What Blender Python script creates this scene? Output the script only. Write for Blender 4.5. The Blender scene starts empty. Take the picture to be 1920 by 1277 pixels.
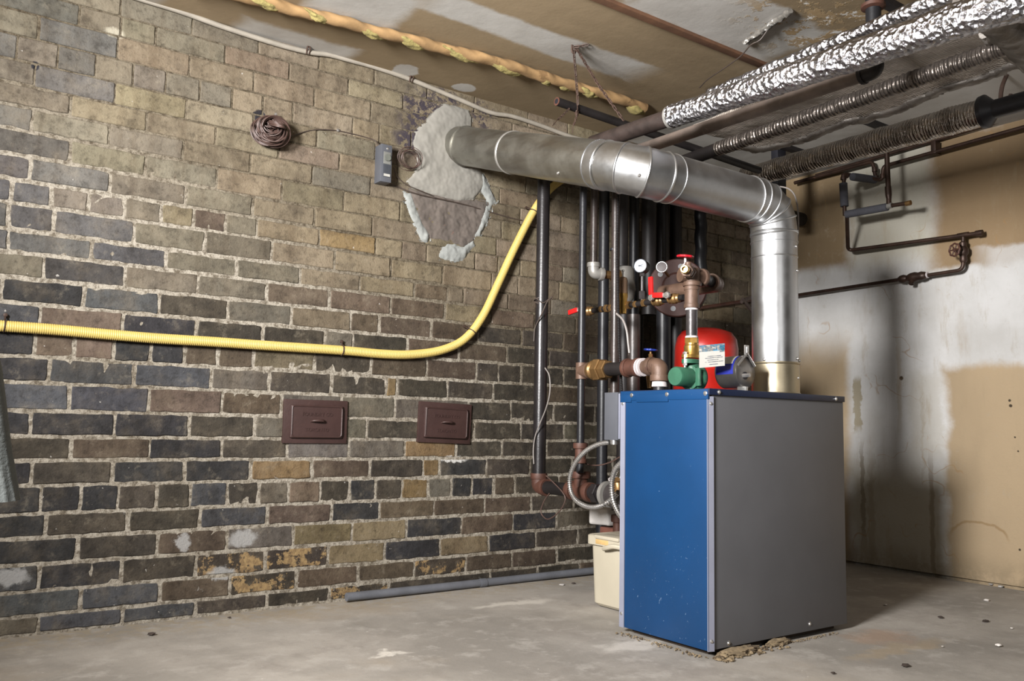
import bpy, bmesh, math, random
from mathutils import Vector, Matrix, noise as mnoise
random.seed(7)
C = bpy.context.scene.collection
PI = math.pi
# ------------------------------------------------------------------ camera
F = 1619.7; H = 0.65; D = 3.0
YAW, PITCH, ROLL = (math.radians(a) for a in (35.80, 5.679, 1.133))
cy, sy, cp, sp, cr, sr = math.cos(YAW), math.sin(YAW), math.cos(PITCH), math.sin(PITCH), math.cos(ROLL), math.sin(ROLL)
FW = Vector((sy*cp, cy*cp, sp)); R0 = Vector((cy, -sy, 0)); U0 = R0.cross(FW)
RT = R0*cr + U0*sr; UP = U0*cr - R0*sr
EYE = Vector((0, 0, H))
def ray(x, y): return RT*((x-960)/F) - UP*((y-638.5)/F) + FW
def PY(x, y, Y): d = ray(x, y); return EYE + d*(Y/d.y)
def PX(x, y, X): d = ray(x, y); return EYE + d*(X/d.x)
def PZ(x, y, Z): d = ray(x, y); return EYE + d*((Z-H)/d.z)
def wallx(px, z, Y=D):
    k = (px-960)/F; q = z-H
    cw = Y*FW.y + q*FW.z; c_r = Y*RT.y + q*RT.z
    return (c_r - k*cw)/(k*FW.x - RT.x)
cam = bpy.data.cameras.new('camera'); co = bpy.data.objects.new('camera', cam); C.objects.link(co)
cam.sensor_width = 36; cam.sensor_fit = 'HORIZONTAL'; cam.lens = F/1920*36; cam.clip_start = .05
m = Matrix((RT, UP, -FW)).transposed().to_4x4(); m.translation = EYE; co.matrix_world = m
bpy.context.scene.camera = co
vs = bpy.context.scene.view_settings
vs.view_transform = 'Standard'; vs.look = 'None'; vs.gamma = 1; vs.use_curve_mapping = False; vs.exposure = -0.12
# ------------------------------------------------------------------ materials
def lin(c): c /= 255; return c/12.92 if c <= .04045 else ((c+.055)/1.055)**2.4
def S(r, g, b): return (lin(r), lin(g), lin(b), 1)
class NT:
    def __init__(s, name):
        s.m = bpy.data.materials.new(name); s.m.use_nodes = True; s.t = s.m.node_tree; s.n = s.t.nodes
        s.b = s.n['Principled BSDF']; s.tc = s.n.new('ShaderNodeTexCoord')
    def new(s, k, **kw):
        n = s.n.new(k)
        for a, v in kw.items(): setattr(n, a, v)
        return n
    def put(s, sock, v):
        if hasattr(v, 'is_linked'): s.t.links.new(v, sock)
        else: sock.default_value = v
    def noise(s, scale, detail=4, rough=.6, vec=None, color=False):
        n = s.new('ShaderNodeTexNoise'); s.put(n.inputs['Vector'], vec or s.tc.outputs['Object'])
        n.inputs['Scale'].default_value = scale; n.inputs['Detail'].default_value = detail; n.inputs['Roughness'].default_value = rough
        return n.outputs['Color'] if color else n.outputs['Fac']
    def ramp(s, v, a, b, lo=0, hi=1):
        n = s.new('ShaderNodeMapRange', interpolation_type='SMOOTHSTEP'); s.put(n.inputs['Value'], v)
        for k, x in zip(('From Min', 'From Max', 'To Min', 'To Max'), (a, b, lo, hi)): n.inputs[k].default_value = x
        return n.outputs['Result']
    def math(s, op, a, b=0):
        n = s.new('ShaderNodeMath', operation=op); s.put(n.inputs[0], a); s.put(n.inputs[1], b); return n.outputs[0]
    def vmath(s, op, a, b):
        n = s.new('ShaderNodeVectorMath', operation=op); s.put(n.inputs[0], a); s.put(n.inputs[1], b); return n
    def mix(s, f, a, b, mode='MIX'):
        n = s.new('ShaderNodeMix', data_type='RGBA', blend_type=mode); s.put(n.inputs['Factor'], f); s.put(n.inputs[6], a); s.put(n.inputs[7], b)
        return n.outputs[2]
    def scaled(s, sc, vec=None):
        n = s.new('ShaderNodeMapping'); s.put(n.inputs['Vector'], vec or s.tc.outputs['Object']); n.inputs['Scale'].default_value = sc; return n.outputs[0]
    def bump(s, h, strength=.3, dist=.004, normal=None):
        n = s.new('ShaderNodeBump'); s.put(n.inputs['Height'], h); n.inputs['Strength'].default_value = strength; n.inputs['Distance'].default_value = dist
        if normal: s.put(n.inputs['Normal'], normal)
        return n.outputs[0]
    def out(s, col, rough=.6, metal=0, normal=None, spec=None):
        s.put(s.b.inputs['Base Color'], col); s.put(s.b.inputs['Roughness'], rough); s.put(s.b.inputs['Metallic'], metal)
        if normal: s.put(s.b.inputs['Normal'], normal)
        if spec is not None: s.b.inputs['Specular IOR Level'].default_value = spec
        return s.m
    def blob(s, centre, half, soft=.15, amp=.0, nscale=6, box=False):
        v = s.tc.outputs['Object']
        if amp:
            nz = s.noise(nscale, 5, .65, color=True)
            d = s.vmath('SUBTRACT', nz, (.5, .5, .5)).outputs[0]
            d = s.vmath('MULTIPLY', d, (amp*2,)*3).outputs[0]
            v = s.vmath('ADD', v, d).outputs[0]
        v = s.vmath('SUBTRACT', v, tuple(centre)).outputs[0]
        v = s.vmath('DIVIDE', v, tuple(half)).outputs[0]
        if box:
            a = s.vmath('ABSOLUTE', v, (0, 0, 0)).outputs[0]; x = s.new('ShaderNodeSeparateXYZ'); s.put(x.inputs[0], a)
            f = s.math('MAXIMUM', s.math('MAXIMUM', x.outputs[0], x.outputs[1]), x.outputs[2])
        else: f = s.vmath('LENGTH', v, (0, 0, 0)).outputs['Value']
        return s.ramp(f, 1-soft, 1+soft, 1, 0)
def mat(name, col, rough=.55, metal=0, var=.18, scale=14, bump=.15, bscale=90, spots=None, spec=None):
    t = NT(name); n = t.noise(scale)
    a = tuple(c*(1-var) for c in col[:3])+(1,); b = tuple(min(1, c*(1+var)) for c in col[:3])+(1,)
    c = t.mix(t.ramp(n, .3, .7), a, b)
    if spots:
        for (sc, th, scol) in spots: c = t.mix(t.ramp(t.noise(sc, 5, .7), th, th+.06), c, scol)
    nm = t.bump(t.noise(bscale, 3), bump, .002) if bump else None
    return t.out(c, rough, metal, nm, spec)
M = {}
M['black_pipe'] = mat('black_iron', S(30, 27, 28), .34, .2, .3, 10, .2, 120, [(5, .62, S(72, 56, 46))])
M['dark_pipe'] = mat('dark_iron', S(26, 23, 23), .5, 0, .3, 9, .25, 90, spec=.3)
M['slate_pipe'] = mat('blue_black_iron', S(25, 25, 28), .42, 0, .2, 9, .2, 90, spec=.35)
M['worn_pipe'] = mat('worn_iron', S(44, 36, 33), .42, .1, .35, 18, .35, 70, [(30, .66, S(150, 140, 130))])
M['grey_pipe'] = mat('grey_iron', S(54, 50, 50), .4, .3, .25, 16, .3, 90, [(40, .68, S(170, 165, 160))])
M['rust'] = mat('rusty_cast_iron', S(72, 44, 34), .6, .15, .25, 14, .35, 110, [(9, .6, S(66, 40, 32))])
M['brown_iron'] = mat('brown_cast_iron', S(84, 64, 52), .55, .2, .22, 16, .35, 110, [(11, .62, S(70, 48, 40))])
M['rust_red'] = mat('dark_red_cast_iron', S(50, 29, 25), .6, 0, .25, 10, .35, 80, spec=.2)
M['old_brass'] = mat('old_brass', S(120, 92, 58), .4, .7, .25, 16, .2, 90)
M['brass'] = mat('brass', S(176, 140, 76), .32, .85, .18, 20, .1, 90)
M['copper_old'] = mat('oxidised_copper', S(58, 42, 34), .45, .5, .3, 18, .2, 80, [(25, .66, S(100, 70, 52))])
M['silver'] = mat('silver_paint', S(136, 133, 128), .4, .45, .12, 16, .2, 90)
M['chrome'] = mat('zinc', S(200, 198, 196), .28, .9, .1, 20, .05)
M['tape'] = mat('white_sealing_tape', S(180, 172, 172), .6, 0, .08, 30, .3, 160)
M['red'] = mat('red_paint', S(150, 26, 18), .3, 0, .12, 10, .03, 60)
M['red_plastic'] = mat('red_plastic', S(178, 22, 22), .38, 0, .12, 20, .05)
M['red_wheel'] = mat('red_enamel', S(160, 20, 34), .35, 0, .2, 30, .1)
M['blue_wheel'] = mat('blue_enamel', S(24, 44, 120), .4, 0, .2, 30, .1)
M['green'] = mat('green_enamel', S(46, 88, 68), .4, 0, .16, 14, .15, 90)
M['black'] = mat('black_plastic', S(24, 24, 30), .45, 0, .15)
M['foam'] = mat('grey_pipe_foam', S(64, 64, 70), .85, 0, .1, 30, .3, 200)
M['white'] = mat('white_paper', S(158, 156, 150), .6, 0, .05)
M['cyan'] = mat('label_cyan', S(50, 126, 164), .5, 0, .05)
M['teal'] = mat('label_teal', S(24, 104, 130), .5, 0, .05)
M['label_blue'] = mat('label_blue', S(20, 30, 120), .45, 0, .05)
M['ink'] = mat('ink', S(70, 74, 96), .6, 0, .05)
M['beige'] = mat('cream_plastic', S(168, 160, 142), .5, 0, .04, 6, .05, 40, [(32, .74, S(150, 130, 104))])
M['trim'] = mat('light_grey_enamel', S(126, 128, 142), .42, .1, .04, 10, .02)
M['grey_panel'] = mat('grey_enamel', S(88, 88, 91), .45, .1, .05, 5, .03, 200)
M['box_grey'] = mat('box_grey', S(82, 84, 90), .45, .2, .05)
M['navy'] = mat('navy_enamel', S(14, 26, 52), .4, 0, .1)
M['wire_brown'] = mat('brown_wire', S(70, 52, 46), .55, .1, .2, 60)
M['wire_dark'] = mat('dark_wire', S(60, 50, 44), .6, 0, .2, 60)
M['wire_grey'] = mat('grey_wire', S(116, 110, 106), .5, 0, .1, 60)
M['cable'] = mat('painted_cable', S(140, 133, 122), .6, 0, .12, 12, .3, 60)
M['conduit_pvc'] = mat('grey_conduit', S(92, 94, 100), .55, 0, .15, 9, .2, 60)
M['chain'] = mat('rusty_chain', S(62, 46, 38), .65, .3, .3, 30, .3)
M['yellow'] = mat('yellow_plastic', S(186, 163, 92), .5, 0, .05, 8, 0, 60)
M['insul'] = mat('orange_kraft', S(134, 106, 70), .9, 0, .16, 14, .5, 40, [(7, .6, S(112, 86, 54))])
M['glasswool'] = mat('yellow_glass_wool', S(134, 122, 74), .95, 0, .28, 40, .9, 130)
M['concrete_block'] = mat('pale_concrete', S(176, 172, 168), .9, 0, .12, 16, .6, 70)
M['red_brick'] = mat('red_brick', S(92, 54, 42), .9, 0, .2, 16, .6, 70, [(14, .6, S(140, 132, 124))])
M['batten'] = mat('rusty_batten', S(84, 56, 36), .8, 0, .25, 9, .4, 60)
M['cloth'] = mat('grey_cloth', S(104, 108, 106), .9, 0, .06, 30, .5, 160)
M['debris_dark'] = mat('dark_debris', S(58, 48, 42), .9, 0, .2)
M['debris_white'] = mat('white_flake', S(206, 200, 194), .9, 0, .06)
M['crumb'] = mat('crumbled_mortar', S(124, 108, 84), .95, 0, .35, 30, .8, 70, [(24, .52, S(78, 64, 48)), (34, .66, S(170, 162, 150))])
M['plinth'] = mat('dark_plinth', S(60, 48, 38), .9, 0, .3)
M['dial'] = mat('white_dial', S(150, 156, 164), .6, 0, .03, bump=0)
def galv(name, col, rough, streak, stain=None):
    t = NT(name); n = t.noise(9, 5, .6); v = t.new('ShaderNodeTexVoronoi'); t.put(v.inputs['Vector'], t.tc.outputs['Object']); v.inputs['Scale'].default_value = 120
    c = t.mix(t.ramp(n, .3, .7), tuple(x*.86 for x in col[:3])+(1,), col)
    sp_ = t.new('ShaderNodeSeparateColor'); t.put(sp_.inputs[0], v.outputs['Color'])
    c = t.mix(t.math('MULTIPLY', sp_.outputs[0], .16), c, tuple(x*.7 for x in col[:3])+(1,))
    if stain: c = t.mix(t.ramp(t.noise(5, 4, .6, t.scaled(streak)), .48, .66), c, stain)
    r = t.ramp(n, .2, .8, rough-.05, rough+.09)
    return t.out(c, r, 1, t.bump(t.noise(26, 2), .06, .003))
M['galv'] = galv('galvanised_steel', S(196, 197, 198), .35, (3, 3, 3))
M['galv_old'] = galv('stained_galvanised_steel', S(166, 164, 156), .42, (5, 1, 5), S(146, 142, 134))
M['collar'] = galv('dull_galvanised_collar', S(190, 178, 152), .42, (3, 3, 3))
def foil(name, col, rough, bscale, strength, ribs=0, grid=0, metal=1.0, dist=.006):
    t = NT(name); v = t.new('ShaderNodeTexVoronoi', feature='F1'); t.put(v.inputs['Vector'], t.tc.outputs['Object']); v.inputs['Scale'].default_value = bscale
    h = t.math('ADD', v.outputs['Distance'], t.noise(bscale*.6, 5, .7)); c = col
    if ribs:
        w = t.new('ShaderNodeTexWave', wave_type='BANDS', bands_direction='Y'); t.put(w.inputs['Vector'], t.tc.outputs['Object'])
        w.inputs['Scale'].default_value = ribs; w.inputs['Distortion'].default_value = 2.5; w.inputs['Detail'].default_value = 3
        h = t.math('ADD', h, t.math('MULTIPLY', w.outputs['Fac'], .8))
    if grid:
        for dr in 'XY':
            w = t.new('ShaderNodeTexWave', wave_type='BANDS', bands_direction=dr); t.put(w.inputs['Vector'], t.tc.outputs['Object'])
            w.inputs['Scale'].default_value = grid; w.inputs['Distortion'].default_value = 1.2; w.inputs['Detail'].default_value = 2
            h = t.math('ADD', h, t.math('MULTIPLY', w.outputs['Fac'], .35))
    c = t.mix(t.ramp(t.noise(11, 4), .35, .7), tuple(x*.72 for x in col[:3])+(1,), col)
    return t.out(c, rough, metal, t.bump(h, strength, dist))
M['foil'] = foil('crinkled_foil', S(196, 196, 202), .22, 70, 1.0, dist=.008)
M['foil_ribbed'] = foil('ribbed_foil', S(186, 178, 170), .25, 44, .9, ribs=26)
M['foil_dull'] = foil('dull_foil_scrim', S(150, 140, 130), .55, 46, .8, grid=38, metal=.35)
M['foil_torn'] = foil('torn_foil_edge', S(136, 130, 124), .55, 22, 1, metal=.4)
M['flex'] = mat('flexible_steel_conduit', S(190, 188, 186), .3, .9, .06, 30, 0)
M['foil_dark'] = foil('dark_ribbed_foil', S(120, 112, 106), .34, 40, .8, ribs=22, metal=.8)
# blue boiler panel: specks of white dirt near the foot
t = NT('blue_enamel'); c = t.mix(t.ramp(t.noise(4), .3, .7), S(6, 48, 86), S(7, 52, 93))
sep = t.new('ShaderNodeSeparateXYZ'); t.put(sep.inputs[0], t.tc.outputs['Object'])
low = t.ramp(sep.outputs[2], .05, .45, 1, 0)
sk = t.math('MULTIPLY', t.ramp(t.noise(75, 3, .75), .66, .72), low)
sk2 = t.ramp(t.noise(130, 2, .7), .75, .78)
c = t.mix(t.math('MULTIPLY', t.math('MAXIMUM', sk, sk2), .4), c, S(150, 172, 196))
M['blue'] = t.out(c, .38, 0, t.bump(t.noise(160, 2), .03, .002))
# ------------------------------------------------------------------ objects
BASE = {}
def finish(name, bm, material, smooth=38):
    bmesh.ops.recalc_face_normals(bm, faces=bm.faces)
    me = bpy.data.meshes.new(name); bm.to_mesh(me); bm.free()
    for x in (material if isinstance(material, (list, tuple)) else [material]): me.materials.append(M[x] if isinstance(x, str) else x)
    if smooth:
        me.shade_smooth(); me.set_sharp_from_angle(angle=math.radians(smooth))
    return me
def tag(o, label, cat, group=None, kind=None):
    if label: o['label'] = label
    if cat: o['category'] = cat
    if group: o['group'] = group
    if kind: o['kind'] = kind
    return o
def thing(name, label, cat, loc, group=None, kind=None):
    o = bpy.data.objects.new(name, None); C.objects.link(o); o.location = loc; o.empty_display_size = .05
    BASE[o.name] = Vector(loc); return tag(o, label, cat, group, kind)
def part(name, bm, material, parent, label=None, smooth=38, kind=None):
    b = BASE[parent.name]; bmesh.ops.translate(bm, verts=bm.verts, vec=-b)
    o = bpy.data.objects.new(name, finish(name, bm, material, smooth)); C.objects.link(o); o.parent = parent
    BASE[o.name] = b; return tag(o, label, None, None, kind)
def solo(name, bm, material, label, cat, loc=None, group=None, kind=None, smooth=38):
    if loc is None:
        n = len(bm.verts); loc = sum((v.co for v in bm.verts), Vector())/n
        loc.z = min(v.co.z for v in bm.verts)
    loc = Vector(loc); bmesh.ops.translate(bm, verts=bm.verts, vec=-loc)
    o = bpy.data.objects.new(name, finish(name, bm, material, smooth)); C.objects.link(o); o.location = loc
    BASE[o.name] = loc; return tag(o, label, cat, group, kind)
def copyof(src, loc, label, group=None):
    r = src.copy(); C.objects.link(r); r.location = loc; r['label'] = label
    if group: r['group'] = group
    for ch in list(src.children):
        q = ch.copy(); C.objects.link(q); q.parent = r
        for g in list(ch.children): e = g.copy(); C.objects.link(e); e.parent = q
    return r
# ------------------------------------------------------------------ mesh tools
def nb(): return bmesh.new()
def box(bm, lo, hi, bev=0, mi=0, rot=None, seg=2):
    lo, hi = Vector(lo), Vector(hi); b2 = bmesh.new(); bmesh.ops.create_cube(b2, size=1)
    d = hi-lo; ctr = (lo+hi)/2
    for v in b2.verts: v.co = Vector((v.co.x*d.x, v.co.y*d.y, v.co.z*d.z))
    if bev: bmesh.ops.bevel(b2, geom=b2.edges[:], offset=bev, segments=seg, affect='EDGES', profile=.6)
    if rot is not None:
        for v in b2.verts: v.co = rot @ v.co
    for v in b2.verts: v.co += ctr
    merge(bm, b2, mi)
def merge(bm, b2, mi=0):
    mp = {v: bm.verts.new(v.co) for v in b2.verts}
    for f in b2.faces:
        try: g = bm.faces.new([mp[v] for v in f.verts]); g.material_index = mi or f.material_index
        except ValueError: pass
    b2.free()
def frame(t, hint=None):
    t = t.normalized(); h = hint or (Vector((0, 0, 1)) if abs(t.z) < .9 else Vector((1, 0, 0)))
    a = t.cross(h).normalized(); return a, t.cross(a).normalized()
def tube(bm, path, rad, seg=16, caps=True, mi=0, closed=False, flat=None):
    P = [Vector(p) for p in path]; n = len(P); rings = []; prev = None
    for i, p in enumerate(P):
        if closed: tg = P[(i+1) % n]-P[i-1]
        else: tg = P[min(i+1, n-1)]-P[max(i-1, 0)]
        if tg.length < 1e-9: tg = Vector((0, 0, 1))
        tg.normalize()
        if prev is None: a, b = frame(tg)
        else:
            a = (prev - tg*prev.dot(tg))
            a = a.normalized() if a.length > 1e-6 else frame(tg)[0]
            b = tg.cross(a)
        prev = a; r = rad[i] if isinstance(rad, (list, tuple)) else rad
        # miter correction keeps the section round at corners
        ring = []
        for k in range(seg):
            an = 2*PI*k/seg; ca, sa = math.cos(an)*r, math.sin(an)*r
            ring.append(bm.verts.new(p + a*ca + b*sa))
        rings.append(ring)
    for i in range(n-(0 if closed else 1)):
        A, B = rings[i], rings[(i+1) % n]
        for k in range(seg):
            f = bm.faces.new((A[k], A[(k+1) % seg], B[(k+1) % seg], B[k])); f.material_index = mi
    if caps and not closed:
        for rg, rev in ((rings[0], True), (rings[-1], False)):
            f = bm.faces.new(rg[::-1] if rev else rg); f.material_index = mi
    return rings
def lathe(bm, prof, origin, axis, seg=24, mi=0, sx=1):
    axis = Vector(axis).normalized(); a, b = frame(axis); o = Vector(origin); rings = []
    for (r, h) in prof:
        if r < 1e-5: rings.append([bm.verts.new(o+axis*h)])
        else: rings.append([bm.verts.new(o+axis*h+(a*math.cos(2*PI*k/seg)+b*math.sin(2*PI*k/seg))*r) for k in range(seg)])
    for A, B in zip(rings, rings[1:]):
        for k in range(seg):
            k2 = (k+1) % seg
            q = [A[k % len(A)], A[k2 % len(A)], B[k2 % len(B)], B[k % len(B)]]
            q2 = []
            for v in q:
                if v not in q2: q2.append(v)
            if len(q2) > 2: f = bm.faces.new(q2); f.material_index = mi
    for rg in (rings[0], rings[-1]):
        if len(rg) > 2:
            f = bm.faces.new(rg); f.material_index = mi
def fillet(pts, rad, n=8):
    P = [Vector(p) for p in pts]; out = [P[0]]
    for i in range(1, len(P)-1):
        a, b, c = P[i-1], P[i], P[i+1]; u, v = (a-b), (c-b); r = rad[i-1] if isinstance(rad, (list, tuple)) else rad
        l = min(r, u.length*.49, v.length*.49); p, q = b+u.normalized()*l, b+v.normalized()*l
        # circular-like blend
        for k in range(n+1):
            s = k/n; out.append(p*(1-s)**2 + b*2*s*(1-s) + q*s*s)
    out.append(P[-1]); return out
def spline(pts, step=.02):
    P = [Vector(p) for p in pts]; P = [P[0]*2-P[1]]+P+[P[-1]*2-P[-2]]; out = []
    for i in range(1, len(P)-2):
        p0, p1, p2, p3 = P[i-1:i+3]; n = max(2, int((p2-p1).length/step))
        for k in range(n):
            s = k/n; out.append(.5*((2*p1)+(p2-p0)*s+(2*p0-5*p1+4*p2-p3)*s*s+(3*p1-p0-3*p2+p3)*s**3))
    out.append(P[-2]); return out
def resample(path, step):
    out = [path[0]]; acc = 0
    for a, b in zip(path, path[1:]):
        d = (b-a).length; t0 = 0
        while acc + (d-t0) >= step:
            t0 += step-acc; acc = 0; out.append(a.lerp(b, t0/d))
        acc += d-t0
    return out
def ribbed(bm, path, r, pitch, depth=.12, seg=12, mi=0):
    pts = resample(path, pitch/3)
    tube(bm, pts, [r*(1+(depth if i % 3 else -depth)) for i in range(len(pts))], seg, True, mi)
def collar(bm, p, axis, r, w, seg=24, mi=0):     # rounded ring on a pipe
    lathe(bm, [(r*.9, -w/2), (r*.97, -w/2), (r, -w*.3), (r, w*.3), (r*.97, w/2), (r*.9, w/2)], p, axis, seg, mi)
def elbow(bm, a, b, c, r, cw=.02, seg=20, mi=0):  # threaded elbow with banded ends
    a, b, c = Vector(a), Vector(b), Vector(c); u, v = (a-b).normalized(), (c-b).normalized(); L = r*1.35
    tube(bm, fillet([b+u*L*1.02, b, b+v*L*1.02], L, 10), r, seg, True, mi)
    for d in (u, v): collar(bm, b+d*(L*1.05), d, r*1.16, cw, seg, mi)
def hexnut(bm, p, axis, r, w, mi=0): lathe(bm, [(r*.9, -w/2), (r, -w*.4), (r, w*.4), (r*.9, w/2)], p, axis, 6, mi)
def link_chain(bm, pts, L=.026, w=.008, r=.0021):
    pts = resample([Vector(p) for p in pts], L*.72)
    for i, (p, q) in enumerate(zip(pts, pts[1:])):
        tg = (q-p).normalized(); a, b = frame(tg); s = a if i % 2 else b; c = (p+q)/2; lp = []
        for k in range(12):
            an = 2*PI*k/12; e = (L/2-w/2)*(1 if math.cos(an) > 0 else -1)
            lp.append(c+tg*(e+math.cos(an)*w/2)+s*(math.sin(an)*w/2))
        tube(bm, lp, r, 5, False, 0, True)
def wheel(bm, p, axis, R, r, spokes=5, mi=0, wavy=0):
    axis = Vector(axis).normalized(); a, b = frame(axis); p = Vector(p)
    lp = []
    for k in range(40):
        an = 2*PI*k/40; q = R*(1+wavy*math.cos(an*8)); lp.append(p+(a*math.cos(an)+b*math.sin(an))*q)
    tube(bm, lp, r, 8, False, mi, True)
    for k in range(spokes):
        an = 2*PI*k/spokes; tube(bm, [p, p+(a*math.cos(an)+b*math.sin(an))*R], r*.75, 6, True, mi)
    lathe(bm, [(0, -r*1.4), (R*.28, -r*1.2), (R*.28, r*1.2), (0, r*1.4)], p, axis, 12, mi)
def text_bm(s, size, M4, extrude=.001):
    cu = bpy.data.curves.new('t', 'FONT'); cu.body = s; cu.size = size; cu.extrude = extrude; cu.align_x = 'CENTER'; cu.align_y = 'CENTER'
    o = bpy.data.objects.new('t', cu); C.objects.link(o); bpy.context.view_layer.update()
    me = o.evaluated_get(bpy.context.evaluated_depsgraph_get()).to_mesh(); bm = bmesh.new(); bm.from_mesh(me)
    bmesh.ops.transform(bm, matrix=M4, verts=bm.verts); bpy.data.objects.remove(o); return bm
def basis(o, x, y):
    x = Vector(x).normalized(); y = Vector(y).normalized(); z = x.cross(y)
    m = Matrix((x, y, z)).transposed().to_4x4(); m.translation = Vector(o); return m
def nz(p, s=1, o=0): return mnoise.noise(Vector(p)*s+Vector((o, o*1.7, o*.3)))
#==SETTING==
# ------------------------------------------------------------------ setting: brick wall
WX = 3.98; CZ = 2.045; XL = -2.6; YB = -2.2
BEDS = [62, 98.6, 141, 183, 222.8, 261, 301, 344, 386, 425.7, 471, 509.5, 551.8, 595, 638.5, 684.4, 728.6, 776.5, 820.7, 862, 905, 953, 994, 1040, 1085.6, 1127]
ROWS = [
 ("227 361 485 598 702 800 889 990", "GGGTTTTTT"),
 ("149 227 292 422 542 653 755 860 960", "BGGGPTTTTT"),
 ("73 221 355 476 589 695 800 905", "GBPTPTTTT"),
 ("32 109 179 249 311 374 435 493 549 661 711 770 830", "BGBGGGGTTTTTTT"),
 ("66 215 349 475 594 703 810", "GBTTTGTT"),
 ("133 275 404 522 636 745 850", "GTTTPTTT"),
 ("61 204 344 469 585 694 800", "BGGTTGTT"),
 ("132 273 407 529 644 749 855", "KGGTTTTT"),
 ("56 206 347 474 590 697 797 930", "BBGGTTTTT"),
 ("21 97 166 234 301 363 423 482 598 704 754 799 890 933 975", "BBGGGTNGTOTTTTTT"),
 ("15 102 251 383 510 627 733 830 921 971", "BBBGGTTTTTT"),
 ("15 171 312 442 563 674 777 839 869 952", "BBBGGTTNTTN"),
 ("83 234 371 499 618 732 833 920", "GKGGNNNTN"),
 ("2 157 299 426 546 657 710 809 896 978", "KKBDGTNNNDD"),
 ("75 229 368 492 609 661 763 860 950 1029", "BPKDDGDNNDD"),
 ("65 140 214 282 346 409 476 589 696 799 893 934 976", "KPPKKNNTDNNDDD"),
 ("92 252 396 504 621 724 744 838 924", "KBBGDDODDD"),
 ("130 279 415 528 640 740 878 957 1038", "BBPNGGGDDD"),
 ("58 214 354 478 585 687 785 888 976", "KKKDGGDDDD"),
 ("133 281 414 538 653 758 855 940", "DNKDLGODD"),
 ("58 211 346 470 584 694 792 824 912 992", "KDKKONDOKDD"),
 ("76 151 221 293 357 425 485 541 600 654 704 753 802 846 883 925 965", "KKKDDBDGPDKDOGKKND"),
 ("85 240 375 501 621 712 813 908 995", "KDDBPKNNND"),
 ("146 295 425 549 660 761 865 961", "KDNLYYKNK"),
 ("72 228 366 497 615 721 824 916 1003", "BKDXXYKYKD"),
 ("151 299 431 555 672 776 872 959", "BBNXNNXNN"),
 ("71 228 366 500 617 728 918 1007", "GBBDDXDDD"),
]
PAL = dict(T=(121, 109, 89), G=(104, 98, 87), B=(73, 75, 80), K=(46, 46, 49), N=(86, 73, 60), P=(112, 95, 82), O=(122, 100, 66),
           D=(64, 58, 50), L=(108, 103, 97), Y=(124, 110, 82), X=(62, 54, 47), W=(135, 132, 128))
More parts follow.
